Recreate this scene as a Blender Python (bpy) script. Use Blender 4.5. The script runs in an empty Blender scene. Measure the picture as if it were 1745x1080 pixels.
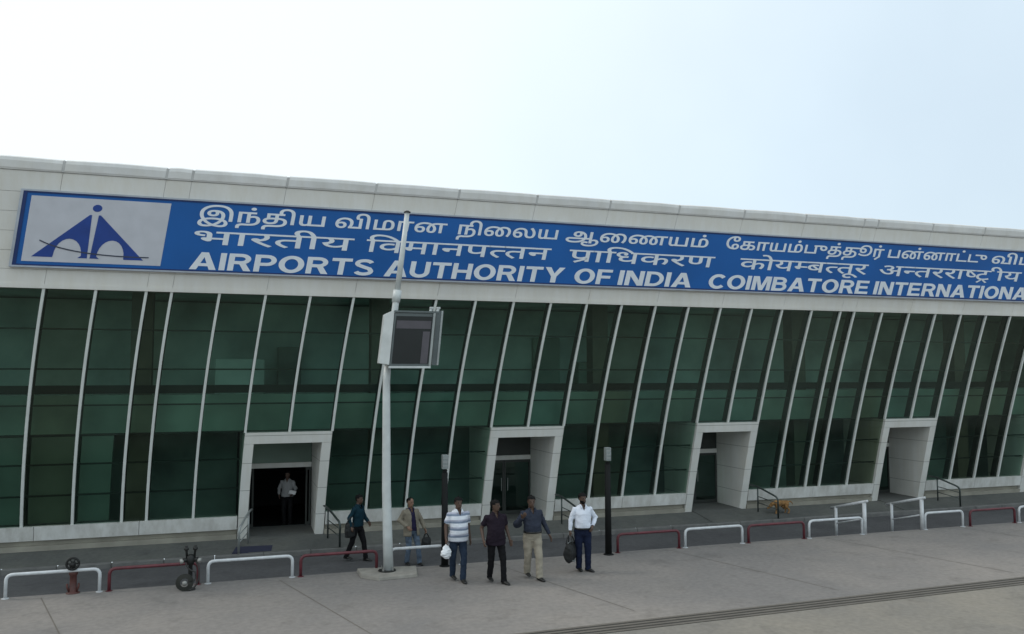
import bpy, bmesh, math, random
from mathutils import Vector, Matrix, noise
R = math.radians
random.seed(7)
S = bpy.context.scene
C = S.collection

# ------------------------------------------------------------------ camera, sky, sun, exposure
CAM_H, F_PX = 4.5, 1412.553
PITCH, ANG = 0.06753, R(71.5733)
cam = bpy.data.cameras.new('camera'); camo = bpy.data.objects.new('camera', cam); C.objects.link(camo)
cam.sensor_width = 36; cam.lens = 36 * F_PX / 1745; cam.clip_start = .1; cam.clip_end = 3000
fwd = Vector((math.cos(ANG) * math.cos(PITCH), math.sin(ANG) * math.cos(PITCH), math.sin(PITCH)))
camo.location = (0, 0, CAM_H); camo.rotation_euler = fwd.to_track_quat('-Z', 'Y').to_euler()
S.camera = camo

SUN_EL, SUN_AZ = R(46), R(150)            # azimuth from +X towards +Y: on the left, behind thin cloud
W = bpy.data.worlds.new('World'); S.world = W; W.use_nodes = True
nt = W.node_tree; nt.nodes.clear()
wout = nt.nodes.new('ShaderNodeOutputWorld'); bg = nt.nodes.new('ShaderNodeBackground')
sky = nt.nodes.new('ShaderNodeTexSky'); sky.sky_type = 'NISHITA'; sky.sun_disc = False
sky.sun_elevation = SUN_EL; sky.sun_rotation = R(90) - SUN_AZ
sky.air_density = 1.0; sky.dust_density = 2.0; sky.ozone_density = 1.5
# thin white cloud over most of the sky, opening to pale blue on the far right
wtc = nt.nodes.new('ShaderNodeTexCoord'); wdot = nt.nodes.new('ShaderNodeVectorMath'); wdot.operation = 'DOT_PRODUCT'
wdot.inputs[1].default_value = (math.cos(R(20)), math.sin(R(20)), -.25)
wnz = nt.nodes.new('ShaderNodeTexNoise'); wnz.inputs['Scale'].default_value = 1.6; wnz.inputs['Detail'].default_value = 5; wnz.inputs['Roughness'].default_value = .5
wma = nt.nodes.new('ShaderNodeMath'); wma.operation = 'MULTIPLY_ADD'; wma.inputs[1].default_value = .5
wrp = nt.nodes.new('ShaderNodeMapRange'); wrp.interpolation_type = 'SMOOTHSTEP'
wrp.inputs['From Min'].default_value = .60; wrp.inputs['From Max'].default_value = 1.45; wrp.inputs['To Min'].default_value = 1.0; wrp.inputs['To Max'].default_value = .50
wmx = nt.nodes.new('ShaderNodeMix'); wmx.data_type = 'RGBA'; 
# the cloud is brightest round the hidden sun
wsd = nt.nodes.new('ShaderNodeVectorMath'); wsd.operation = 'DOT_PRODUCT'
wsd.inputs[1].default_value = (math.cos(SUN_AZ) * math.cos(SUN_EL), math.sin(SUN_AZ) * math.cos(SUN_EL), math.sin(SUN_EL))
wsr = nt.nodes.new('ShaderNodeMapRange'); wsr.inputs['From Min'].default_value = .1; wsr.inputs['From Max'].default_value = 1
wcc = nt.nodes.new('ShaderNodeMix'); wcc.data_type = 'RGBA'; wcc.inputs[6].default_value = (8.5, 10.0, 11.0, 1); wcc.inputs[7].default_value = (9.7, 9.9, 9.9, 1)
nt.links.new(wtc.outputs['Generated'], wsd.inputs[0]); nt.links.new(wsd.outputs['Value'], wsr.inputs['Value'])
nt.links.new(wsr.outputs['Result'], wcc.inputs[0]); nt.links.new(wcc.outputs[2], wmx.inputs[7])
nt.links.new(wtc.outputs['Generated'], wdot.inputs[0]); nt.links.new(wtc.outputs['Generated'], wnz.inputs['Vector'])
nt.links.new(wnz.outputs['Fac'], wma.inputs[0]); nt.links.new(wdot.outputs['Value'], wma.inputs[2])
nt.links.new(wma.outputs[0], wrp.inputs['Value']); nt.links.new(wrp.outputs['Result'], wmx.inputs[0])
nt.links.new(sky.outputs[0], wmx.inputs[6]); nt.links.new(wmx.outputs[2], bg.inputs['Color'])
bg.inputs['Strength'].default_value = .10
nt.links.new(bg.outputs[0], wout.inputs[0])
sl = bpy.data.lights.new('sun', 'SUN'); sl.energy = 1.0; sl.angle = R(14); sl.color = (1, .96, .90)
so = bpy.data.objects.new('sun', sl); C.objects.link(so)
sdir = Vector((math.cos(SUN_AZ) * math.cos(SUN_EL), math.sin(SUN_AZ) * math.cos(SUN_EL), math.sin(SUN_EL)))
so.rotation_euler = sdir.to_track_quat('Z', 'Y').to_euler()
S.view_settings.view_transform = 'Standard'; S.view_settings.look = 'None'
S.view_settings.exposure = 0.1; S.view_settings.gamma = 1
S.cycles.max_bounces = 8; S.cycles.transparent_max_bounces = 12

# ------------------------------------------------------------------ materials
def mat(name, col, rough=.6, metal=0, var=.12, scale=3.0, bump=0.0, bscale=60, spec=.5, col2=None, detail=6):
    m = bpy.data.materials.new(name); m.use_nodes = True; n = m.node_tree; b = n.nodes['Principled BSDF']
    b.inputs['Roughness'].default_value = rough; b.inputs['Metallic'].default_value = metal
    b.inputs['Specular IOR Level'].default_value = spec
    tc = n.nodes.new('ShaderNodeTexCoord'); nz = n.nodes.new('ShaderNodeTexNoise')
    nz.inputs['Scale'].default_value = scale; nz.inputs['Detail'].default_value = detail
    n.links.new(tc.outputs['Object'], nz.inputs['Vector'])
    cr = n.nodes.new('ShaderNodeValToRGB'); a, c = cr.color_ramp.elements
    a.position, c.position = .3, .7
    c2 = col2 or [min(1, x * (1 + var)) for x in col]; c1 = col if col2 else [x * (1 - var) for x in col]
    a.color = (*c1, 1); c.color = (*c2, 1)
    n.links.new(nz.outputs['Fac'], cr.inputs['Fac']); n.links.new(cr.outputs['Color'], b.inputs['Base Color'])
    if bump:
        bz = n.nodes.new('ShaderNodeTexNoise'); bz.inputs['Scale'].default_value = bscale; bz.inputs['Detail'].default_value = 4
        n.links.new(tc.outputs['Object'], bz.inputs['Vector'])
        bp = n.nodes.new('ShaderNodeBump'); bp.inputs['Strength'].default_value = bump; bp.inputs['Distance'].default_value = .02
        n.links.new(bz.outputs['Fac'], bp.inputs['Height']); n.links.new(bp.outputs[0], b.inputs['Normal'])
    m['ramp'] = cr.name
    return m

def ground_mat(name, base, blotch, rough=.9, big=.25):
    """concrete / asphalt: large blotches, fine grain, a few darker stains"""
    m = mat(name, base, rough, var=.10, scale=9, bump=.35, bscale=90, spec=.25)
    n = m.node_tree; b = n.nodes['Principled BSDF']; cr = n.nodes[m['ramp']]
    tc = n.nodes['Texture Coordinate']
    n1 = n.nodes.new('ShaderNodeTexNoise'); n1.inputs['Scale'].default_value = big; n1.inputs['Detail'].default_value = 8; n1.inputs['Roughness'].default_value = .62
    n.links.new(tc.outputs['Object'], n1.inputs['Vector'])
    r1 = n.nodes.new('ShaderNodeValToRGB'); r1.color_ramp.elements[0].position = .38; r1.color_ramp.elements[1].position = .66
    r1.color_ramp.elements[0].color = (.84, .84, .85, 1); r1.color_ramp.elements[1].color = (*blotch, 1)
    n.links.new(n1.outputs['Fac'], r1.inputs['Fac'])
    mx = n.nodes.new('ShaderNodeMix'); mx.data_type = 'RGBA'; mx.blend_type = 'MULTIPLY'; mx.inputs['Factor'].default_value = 1
    n.links.new(cr.outputs['Color'], mx.inputs[6]); n.links.new(r1.outputs['Color'], mx.inputs[7])
    n2 = n.nodes.new('ShaderNodeTexNoise'); n2.inputs['Scale'].default_value = 1.3; n2.inputs['Detail'].default_value = 10; n2.inputs['Roughness'].default_value = .7
    n.links.new(tc.outputs['Object'], n2.inputs['Vector'])
    r2 = n.nodes.new('ShaderNodeValToRGB'); r2.color_ramp.elements[0].position = .30; r2.color_ramp.elements[1].position = .46
    r2.color_ramp.elements[0].color = (.78, .775, .77, 1); r2.color_ramp.elements[1].color = (1, 1, 1, 1)
    n.links.new(n2.outputs['Fac'], r2.inputs['Fac'])
    mx2 = n.nodes.new('ShaderNodeMix'); mx2.data_type = 'RGBA'; mx2.blend_type = 'MULTIPLY'; mx2.inputs['Factor'].default_value = 1
    n.links.new(mx.outputs[2], mx2.inputs[6]); n.links.new(r2.outputs['Color'], mx2.inputs[7])
    n.links.new(mx2.outputs[2], b.inputs['Base Color'])
    return m

def glass_mat(name, tint, refl=.6, rough=.03, cap=1):
    m = bpy.data.materials.new(name); m.use_nodes = True; n = m.node_tree; n.nodes.clear()
    out = n.nodes.new('ShaderNodeOutputMaterial'); mix = n.nodes.new('ShaderNodeMixShader')
    tr = n.nodes.new('ShaderNodeBsdfTransparent'); tr.inputs['Color'].default_value = (*tint, 1)
    gl = n.nodes.new('ShaderNodeBsdfGlossy'); gl.inputs['Roughness'].default_value = rough; gl.inputs['Color'].default_value = (.74, .92, .84, 1)
    fr = n.nodes.new('ShaderNodeFresnel'); fr.inputs['IOR'].default_value = 1.5
    mu = n.nodes.new('ShaderNodeMath'); mu.operation = 'MULTIPLY'; mu.inputs[1].default_value = refl
    mn_ = n.nodes.new('ShaderNodeMath'); mn_.operation = 'MINIMUM'; mn_.inputs[1].default_value = cap
    tc = n.nodes.new('ShaderNodeTexCoord'); nz = n.nodes.new('ShaderNodeTexNoise'); nz.inputs['Scale'].default_value = .7
    bp = n.nodes.new('ShaderNodeBump'); bp.inputs['Strength'].default_value = .05; bp.inputs['Distance'].default_value = .05
    n.links.new(tc.outputs['Object'], nz.inputs['Vector']); n.links.new(nz.outputs['Fac'], bp.inputs['Height'])
    n.links.new(bp.outputs[0], gl.inputs['Normal'])
    n.links.new(fr.outputs[0], mu.inputs[0]); n.links.new(mu.outputs[0], mn_.inputs[0]); n.links.new(mn_.outputs[0], mix.inputs[0])
    n.links.new(tr.outputs[0], mix.inputs[1]); n.links.new(gl.outputs[0], mix.inputs[2]); n.links.new(mix.outputs[0], out.inputs[0])
    return m

def stripe_mat(name, c1, c2, period, c3=None):
    """horizontal woven stripes by object height"""
    m = mat(name, c1, .85, var=.06, scale=30, spec=.2); n = m.node_tree; b = n.nodes['Principled BSDF']
    tc = n.nodes['Texture Coordinate']; sp = n.nodes.new('ShaderNodeSeparateXYZ'); n.links.new(tc.outputs['Object'], sp.inputs[0])
    mt = n.nodes.new('ShaderNodeMath'); mt.operation = 'MULTIPLY'; mt.inputs[1].default_value = 1 / period; n.links.new(sp.outputs[2], mt.inputs[0])
    fr = n.nodes.new('ShaderNodeMath'); fr.operation = 'FRACT'; n.links.new(mt.outputs[0], fr.inputs[0])
    cr = n.nodes.new('ShaderNodeValToRGB'); cr.color_ramp.interpolation = 'LINEAR'
    e = cr.color_ramp.elements; e[0].position = 0; e[0].color = (*c1, 1); e[1].position = .34; e[1].color = (*c1, 1)
    for p, c in ((.44, c2), (.62, c2), (.70, c3 or c1), (.84, c3 or c1), (.92, c1)):
        x = e.new(p); x.color = (*c, 1)
    n.links.new(fr.outputs[0], cr.inputs[0]); n.links.new(cr.outputs[0], b.inputs['Base Color'])
    return m

M = {}
M['plaza'] = ground_mat('plaza_concrete', (.225, .214, .202), (1.12, 1.08, 1.04), big=.22)
M['pave'] = ground_mat('warm_pavement', (.222, .211, .189), (1.1, 1.06, 1.0), big=.3)
M['road'] = ground_mat('road_asphalt', (.088, .088, .09), (1.15, 1.15, 1.15), big=.5)
M['walk'] = ground_mat('footpath_concrete', (.105, .11, .103), (1.15, 1.12, 1.08), big=.6)
M['kerb'] = mat('kerb_concrete', (.135, .135, .128), .9, var=.2, scale=4, bump=.3)
M['clad'] = mat('white_cladding', (.68, .67, .63), .45, var=.05, scale=.8, spec=.4, bump=.03, bscale=3)
M['roofp'] = mat('roof_sheet', (.66, .66, .645), .4, var=.08, scale=1.4, spec=.5, bump=.05, bscale=5)
M['rib'] = mat('roof_rib_metal', (.48, .48, .465), .6)
M['gap'] = mat('fascia_joint_backing', (.44, .44, .42), .9)  # darker backing seen through the panel joints
M['frame'] = mat('white_door_cladding', (.62, .62, .585), .5, var=.06, scale=1.2, spec=.4)
def zlines(m, z0, step, wd=.007):
    """dark cladding joints at regular heights"""
    n = m.node_tree; b = n.nodes['Principled BSDF']; src = b.inputs['Base Color'].links[0].from_socket
    tc = n.nodes['Texture Coordinate']; sp = n.nodes.new('ShaderNodeSeparateXYZ'); n.links.new(tc.outputs['Object'], sp.inputs[0])
    def mth(op, a, v):
        k = n.nodes.new('ShaderNodeMath'); k.operation = op; k.inputs[1].default_value = v; n.links.new(a, k.inputs[0]); return k.outputs[0]
    f = mth('LESS_THAN', mth('FRACT', mth('DIVIDE', mth('SUBTRACT', sp.outputs[2], z0), step), 0), wd * 2 / step)
    mx = n.nodes.new('ShaderNodeMix'); mx.data_type = 'RGBA'; mx.inputs[7].default_value = (.22, .22, .2, 1)
    n.links.new(f, mx.inputs[0]); n.links.new(src, mx.inputs[6]); n.links.new(mx.outputs[2], b.inputs['Base Color'])
def streaks(m, lo, sx=5.0, sz=.35):
    """faint rain streaks: noise stretched vertically"""
    n = m.node_tree; b = n.nodes['Principled BSDF']; src = b.inputs['Base Color'].links[0].from_socket
    tc = n.nodes['Texture Coordinate']; mp = n.nodes.new('ShaderNodeMapping'); mp.inputs['Scale'].default_value = (sx, sx, sz)
    nz = n.nodes.new('ShaderNodeTexNoise'); nz.inputs['Scale'].default_value = 1; nz.inputs['Detail'].default_value = 7; nz.inputs['Roughness'].default_value = .65
    n.links.new(tc.outputs['Object'], mp.inputs[0]); n.links.new(mp.outputs[0], nz.inputs['Vector'])
    cr = n.nodes.new('ShaderNodeValToRGB'); cr.color_ramp.elements[0].position = .35; cr.color_ramp.elements[1].position = .62
    cr.color_ramp.elements[0].color = (lo, lo * .985, lo * .95, 1); cr.color_ramp.elements[1].color = (1, 1, 1, 1)
    mx = n.nodes.new('ShaderNodeMix'); mx.data_type = 'RGBA'; mx.blend_type = 'MULTIPLY'; mx.inputs['Factor'].default_value = 1
    n.links.new(nz.outputs['Fac'], cr.inputs['Fac']); n.links.new(src, mx.inputs[6]); n.links.new(cr.outputs['Color'], mx.inputs[7]); n.links.new(mx.outputs[2], b.inputs['Base Color'])
streaks(M['clad'], .95); streaks(M['frame'], .94); streaks(M['roofp'], .92, 3, 1)
zlines(M['frame'], .55, .75)
M['base'] = mat('white_base_cladding', (.62, .62, .59), .55, var=.1, scale=1.0, spec=.35)
streaks(M['base'], .78, 4, 1.5)
M['plinth'] = mat('beige_plinth_stone', (.30, .285, .235), .85, var=.2, scale=1.5, bump=.2)
M['mull'] = mat('aluminium_mullion', (.58, .60, .57), .45, metal=0.0, var=.06)
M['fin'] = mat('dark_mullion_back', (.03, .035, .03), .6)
M['glass'] = glass_mat('green_tinted_glass', (.53, .68, .61), 1.0, .14, .08)
M['glass_teal'] = glass_mat('teal_tinted_glass', (.50, .67, .62), 1.0, .14, .08)
M['glass_brown'] = glass_mat('brown_tinted_glass', (.50, .56, .47), .9, .14, .066)
M['doorglass'] = glass_mat('dark_door_glass', (.20, .26, .25), .9)
M['trans'] = mat('dark_transom', (.02, .03, .025), .5)
M['spand'] = mat('pale_spandrel', (.20, .285, .235), .7, var=.35, scale=.5)
M['spand2'] = mat('grey_spandrel', (.15, .21, .17), .7, var=.3, scale=.4)
M['inter'] = mat('interior_wall', (.40, .50, .46), .8, var=.38, scale=.55)  # mottling in the colour stands in for vague reflections in the glass
M['ifloor'] = mat('interior_floor', (.18, .17, .16), .4)
M['room'] = mat('green_grey_partition', (.20, .26, .23), .7, var=.45, scale=.6)
M['dark'] = mat('dark_interior', (.11, .13, .12), .7, var=.3, scale=.5)
M['col'] = mat('brown_column', (.12, .13, .10), .7)
M['blue'] = mat('sign_blue', (.009, .106, .36), .35, var=.12, scale=.6, spec=.4)
M['navy'] = mat('sign_navy_border', (.008, .03, .13), .4)
M['steel'] = mat('sign_edge_trim', (.42, .46, .52), .4, metal=.3)
M['embp'] = mat('emblem_panel', (.52, .53, .57), .4, var=.05)
M['embb'] = mat('emblem_blue', (.012, .05, .25), .4)
M['embl'] = mat('emblem_line', (.04, .05, .08), .5)
M['letter'] = mat('white_lettering', (.72, .76, .80), .45, var=.05)
M['polew'] = mat('white_pole_paint', (.52, .55, .54), .4, var=.1, scale=4)
M['screen'] = mat('dark_display_glass', (.012, .014, .013), .25, spec=.3)
M['scrpanel'] = mat('display_grey_panel', (.085, .078, .088), .4, spec=.3)
M['cabin'] = mat('cabinet_grey', (.10, .12, .12), .5)
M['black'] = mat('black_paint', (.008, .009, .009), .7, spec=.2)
M['rail_w'] = mat('white_rail_paint', (.54, .56, .57), .4, var=.12, scale=9)
M['greyhead'] = mat('weathered_grey_paint', (.21, .235, .23), .6, var=.25, scale=14)
M['rail_r'] = mat('red_rail_paint', (.10, .018, .025), .45, var=.35, scale=7)
M['conc'] = mat('pole_base_concrete', (.255, .242, .213), .9, var=.18, scale=5, bump=.4)
M['steeld'] = mat('dark_handrail_steel', (.06, .075, .07), .35, metal=.6)
M['steell'] = mat('grey_handrail_steel', (.30, .32, .31), .35, metal=.4)
M['rust'] = mat('red_oxide_paint', (.075, .024, .019), .6, var=.3, scale=8)
M['iron'] = mat('dark_iron', (.013, .014, .013), .5, metal=.3)
M['grat'] = mat('drain_grating', (.05, .046, .041), .7, metal=.2)
M['gratl'] = mat('drain_edge', (.125, .112, .094), .8)
M['mat'] = mat('dark_blue_mat', (.022, .025, .05), .95)
M['skin'] = mat('brown_skin', (.085, .049, .033), .5, var=.08, scale=12)
M['skin2'] = mat('lighter_brown_skin', (.20, .115, .075), .5, var=.08, scale=12)
M['hair'] = mat('black_hair', (.006, .006, .006), .8, bump=.3, bscale=120, spec=.15)
M['eye'] = mat('dark_eye', (.01, .008, .007), .2)
def cloth(n, c, v=.12): return mat(n, c, .9, var=v, scale=8, spec=.15, bump=.2, bscale=150)
M['jeans'] = cloth('blue_jeans', (.020, .031, .052), .25)
M['jeansd'] = cloth('dark_blue_jeans', (.010, .015, .036), .25)
M['jeansl'] = cloth('faded_jeans', (.085, .115, .155), .35)
M['blackc'] = cloth('black_cotton', (.008, .008, .009))
M['purple'] = cloth('dark_purple_shirt', (.017, .012, .019))
M['slate'] = cloth('slate_blue_shirt', (.030, .036, .053))
M['khaki'] = cloth('khaki_cotton', (.30, .27, .215))
M['whitec'] = cloth('white_shirt', (.66, .70, .78), .05)
M['greyw'] = cloth('dimmed_white_shirt', (.28, .28, .28), .06)  # white shirt darkened in colour to look dim in the doorway
M['teal'] = cloth('dark_teal_shirt', (.006, .026, .038))
M['tanj'] = cloth('tan_jacket', (.20, .18, .14))
M['violet'] = cloth('blue_violet_shirt', (.02, .018, .048))
M['stripe'] = stripe_mat('striped_polo', (.62, .65, .70), (.17, .21, .28), .150, (.36, .38, .46))
M['plastic'] = mat('white_plastic_bag', (.70, .72, .74), .4)
M['bag'] = mat('black_bag_nylon', (.007, .008, .008), .7, bump=.3, bscale=40)
M['shoe'] = mat('black_shoe_leather', (.008, .008, .007), .5)
M['paper'] = mat('white_paper', (.75, .75, .74), .7)
M['dog'] = mat('tan_dog_fur', (.27, .145, .05), .9, var=.5, scale=6, bump=.5, bscale=120)
M['brass'] = mat('pale_outlet_cap', (.30, .30, .28), .4, metal=.4)

# ------------------------------------------------------------------ mesh helpers
def obj(name, bm, m, parent=None, smooth=False, fix=True):
    if isinstance(bm, bmesh.types.BMesh):
        if fix: bmesh.ops.recalc_face_normals(bm, faces=bm.faces[:])
        me = bpy.data.meshes.new(name); bm.to_mesh(me); bm.free()
    else: me = bm
    for mm in (m if isinstance(m, (list, tuple)) else [m]): me.materials.append(mm)
    if smooth:
        for p in me.polygons: p.use_smooth = True
    o = bpy.data.objects.new(name, me); C.objects.link(o)
    if parent is not None:
        o.parent = parent
    return o
def thing(name, label, cat, loc=(0, 0, 0), rz=0, group=None):
    o = bpy.data.objects.new(name, None); C.objects.link(o); o.empty_display_size = .2
    o.location = loc; o.rotation_euler = (0, 0, rz); return tag(o, label, cat, group)
def tag(o, label, cat, group=None):
    o['label'] = label; o['category'] = cat
    if group: o['group'] = group
    return o
def struct(name, bm, m):
    o = obj(name, bm, m); o['kind'] = 'structure'; return o
def shift(bm, v):
    bmesh.ops.translate(bm, verts=bm.verts[:], vec=v); return bm
def box(bm, a, b, mi=0):
    x0, y0, z0 = a; x1, y1, z1 = b
    v = [bm.verts.new(p) for p in ((x0, y0, z0), (x1, y0, z0), (x1, y1, z0), (x0, y1, z0), (x0, y0, z1), (x1, y0, z1), (x1, y1, z1), (x0, y1, z1))]
    for f in ((0, 3, 2, 1), (4, 5, 6, 7), (0, 1, 5, 4), (1, 2, 6, 5), (2, 3, 7, 6), (3, 0, 4, 7)):
        bm.faces.new([v[i] for i in f]).material_index = mi
    return bm
def bevel(bm, w, seg=2):
    bmesh.ops.bevel(bm, geom=bm.edges[:], offset=w, segments=seg, affect='EDGES', profile=.6); return bm
def loft(bm, rings, n=14, cap=True, mi=0):
    """rings: (centre, u vector, v vector)"""
    prev = None; first = None
    for c, u, v in rings:
        c, u, v = Vector(c), Vector(u), Vector(v)
        cur = [bm.verts.new(c + u * math.cos(2 * math.pi * i / n) + v * math.sin(2 * math.pi * i / n)) for i in range(n)]
        if prev:
            for i in range(n):
                bm.faces.new((prev[i], prev[(i + 1) % n], cur[(i + 1) % n], cur[i])).material_index = mi
        else: first = cur
        prev = cur
    if cap:
        bm.faces.new(first[::-1]).material_index = mi; bm.faces.new(prev).material_index = mi
    return bm
def tube(bm, pts, r, n=10, mi=0, flat=1.0):
    """round bar through points; r one radius or one per point"""
    pts = [Vector(p) for p in pts]; rs = r if isinstance(r, (list, tuple)) else [r] * len(pts)
    t0 = (pts[1] - pts[0]).normalized()
    ref = Vector((0, 0, 1)) if abs(t0.z) < .9 else Vector((0, 1, 0))
    u = t0.cross(ref).normalized(); rings = []
    for i, p in enumerate(pts):
        a = (pts[i] - pts[i - 1]).normalized() if i else t0
        b = (pts[i + 1] - pts[i]).normalized() if i < len(pts) - 1 else a
        t = (a + b).normalized(); u = (u - t * u.dot(t)).normalized(); v = t.cross(u)
        k = 1 / max(.5, math.cos(a.angle(b, 0) / 2))
        rings.append((p, u * rs[i] * k, v * rs[i] * k * flat))
    return loft(bm, rings, n, True, mi)
def lathe(bm, prof, c=(0, 0, 0), n=20, mi=0):
    c = Vector(c)
    return loft(bm, [(c + Vector((0, 0, z)), (max(r, .0005), 0, 0), (0, max(r, .0005), 0)) for r, z in prof], n, True, mi)
def arc(p0, c, p1, n=5):
    """quadratic curve p0 -> p1 with control c"""
    p0, c, p1 = Vector(p0), Vector(c), Vector(p1)
    return [p0 * (1 - t) ** 2 + c * 2 * t * (1 - t) + p1 * t * t for t in [i / n for i in range(n + 1)]]
def prism(bm, poly, f0, f1, mi=0):
    """poly of 2-d points mapped by f0 / f1 to the two faces"""
    a = [bm.verts.new(f0(p)) for p in poly]; b = [bm.verts.new(f1(p)) for p in poly]; n = len(poly)
    bm.faces.new(a).material_index = mi; bm.faces.new(b[::-1]).material_index = mi
    for i in range(n): bm.faces.new((a[i], b[i], b[(i + 1) % n], a[(i + 1) % n])).material_index = mi
    return bm
S2 = bpy.data.scenes.new('workshop')                   # empty scene used only to evaluate modifiers quickly
def remesh(bm, voxel, smooth=2, wrinkle=0, wscale=9, seed=0):
    """one continuous surface from overlapping lofts"""
    bmesh.ops.recalc_face_normals(bm, faces=bm.faces[:])
    me = bpy.data.meshes.new('tmp'); bm.to_mesh(me); bm.free()
    o = bpy.data.objects.new('tmp', me); S2.collection.objects.link(o)
    md = o.modifiers.new('r', 'REMESH'); md.mode = 'VOXEL'; md.voxel_size = voxel
    if smooth:
        sm = o.modifiers.new('s', 'SMOOTH'); sm.iterations = smooth; sm.factor = .5
    S2.view_layers[0].update(); dg = S2.view_layers[0].depsgraph
    out = bpy.data.meshes.new_from_object(o.evaluated_get(dg)); bpy.data.objects.remove(o); bpy.data.meshes.remove(me)
    if wrinkle:
        s = Vector((seed * 3.1, seed * 1.7, 0))
        nrm = [0.0] * (3 * len(out.vertices)); out.vertices.foreach_get('normal', nrm)
        for i, v in enumerate(out.vertices):
            q = Vector((v.co.x * wscale, v.co.y * wscale, v.co.z * wscale * 1.6)) + s
            v.co += Vector(nrm[3 * i:3 * i + 3]) * (noise.noise(q) * wrinkle + noise.noise(q * 2.3) * wrinkle * .5)
    for p in out.polygons: p.use_smooth = True
    return out

# ------------------------------------------------------------------ ground, road, kerbs
EDGE, ROADZ, KERB_Y = 19.32, -.30, 22.85
bm = bmesh.new(); box(bm, (-400, -400, -.6), (400, EDGE - .22, 0)); struct('plaza', bm, M['plaza'])
bm = bmesh.new(); box(bm, (-400, EDGE - .216, -.6), (400, EDGE, .004)); bevel(bm, .012, 2); struct('plaza_edge', bm, M['plaza'])
DR = R(1.2); DC = Vector((9.2, 13.72, 0))
bm = bmesh.new(); v = [bm.verts.new(p) for p in ((-300, -300, .004), (300, -300, .004), (300, -.19, .004), (-300, -.19, .004))]; bm.faces.new(v)
o = struct('pavement', bm, M['pave']); o.location = DC; o.rotation_euler = (0, 0, DR)
bm = bmesh.new(); box(bm, (-400, EDGE, -.8), (400, KERB_Y, ROADZ)); struct('road', bm, M['road'])
bm = bmesh.new()
x = -40
while x < 60:
    box(bm, (x + .004, KERB_Y, -.8), (x + 1.196, KERB_Y + .16, -.175)); x += 1.2
struct('footpath_kerb', bevel(bm, .015, 1), M['kerb'])
bm = bmesh.new()
v = [bm.verts.new(p) for p in ((-400, KERB_Y + .16, -.18), (400, KERB_Y + .16, -.18), (400, 24.05, -.03), (-400, 24.05, -.03))]; bm.faces.new(v)
v = [bm.verts.new(p) for p in ((-400, 24.05, -.03), (400, 24.05, -.03), (400, 400, -.03), (-400, 400, -.03))]; bm.faces.new(v)
struct('footpath', bm, M['walk'])
bm = bmesh.new()                                       # sawn joints in the plaza slabs
for jx in (-13.0, -8.3, -3.6, 1.0, 5.9, 10.6, 15.4, 20.2, 25.0):
    d = .30
    v = [bm.verts.new(p) for p in ((jx - .012, EDGE - .23, .003), (jx + .012, EDGE - .23, .003), (jx + .012 + 4.6 * d, 14.5, .003), (jx - .012 + 4.6 * d, 14.5, .003))]; bm.faces.new(v)
struct('plaza_joints', bm, M['gratl'])
t = thing('drain_channel', 'long narrow slotted drain with dark grooves crossing the plaza', 'drain', DC, DR)
bm = bmesh.new(); box(bm, (-65, -.24, -.1), (65, .24, .008)); obj('channel', bm, M['grat'], t)
for i in range(4):
    bm = bmesh.new(); y = -.24 + i * .1367; box(bm, (-65, y, .0085), (65, y + .07, .018)); obj('edge_bar', bm, M['gratl'], t)

# ------------------------------------------------------------------ terminal building
w, X0 = 1.156, -2.148
def KX(k):
    if k <= -1: return X0 - .6 + (k + 1) * w
    if k <= 18: return X0 + w * k
    return X0 + w * 18 + .57 + (k - 18.5) * w
def FY(z): return 24.194 - .2214 * (z - .6)
def SX(z):
    t = z - .6
    if t < 0: return .0302 * t
    return .0302 * t + .01076 * t * t if t < 6.02 else .572 + .16 * (t - 6.02)
def FP(x, z, off=0.0): return Vector((x + SX(z), FY(z) - off, z))
ORG = Vector((10, 24.2, 0))
T = thing('terminal_building', 'long airport terminal with outward leaning green glass front and white fascia', 'terminal', ORG)
def part(name, bm, m, parent=None, smooth=False):
    if isinstance(bm, bmesh.types.BMesh): shift(bm, -ORG)
    return obj(name, bm, m, parent or T, smooth)
def slab(bm, x0, x1, z0, z1, o0, o1, nz=1, mi=0):
    """box that follows the leaning facade; o0 outer, o1 inner offset (outwards positive)"""
    prev = None
    for i in range(nz + 1):
        z = z0 + (z1 - z0) * i / nz
        cur = [bm.verts.new(FP(x0, z, o0)), bm.verts.new(FP(x1, z, o0)), bm.verts.new(FP(x1, z, o1)), bm.verts.new(FP(x0, z, o1))]
        if prev:
            for j in range(4): bm.faces.new((prev[j], prev[(j + 1) % 4], cur[(j + 1) % 4], cur[j])).material_index = mi
        else: bm.faces.new(cur[::-1]).material_index = mi
        prev = cur
    bm.faces.new(prev).material_index = mi
    return bm
GB, GT, RB, RT, HD = .60, 6.62, 9.33, 9.66, 2.89
ks = list(range(-7, 19)) + [18.5 + i for i in range(12)]
XL, XR = KX(-7), KX(29.5)
doors = [(2, 4), (8, 10), (14, 16), (20.5, 22.5), (26.5, 28.5)]
def door_at(k): return any(a <= k < b for a, b in doors)
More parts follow.
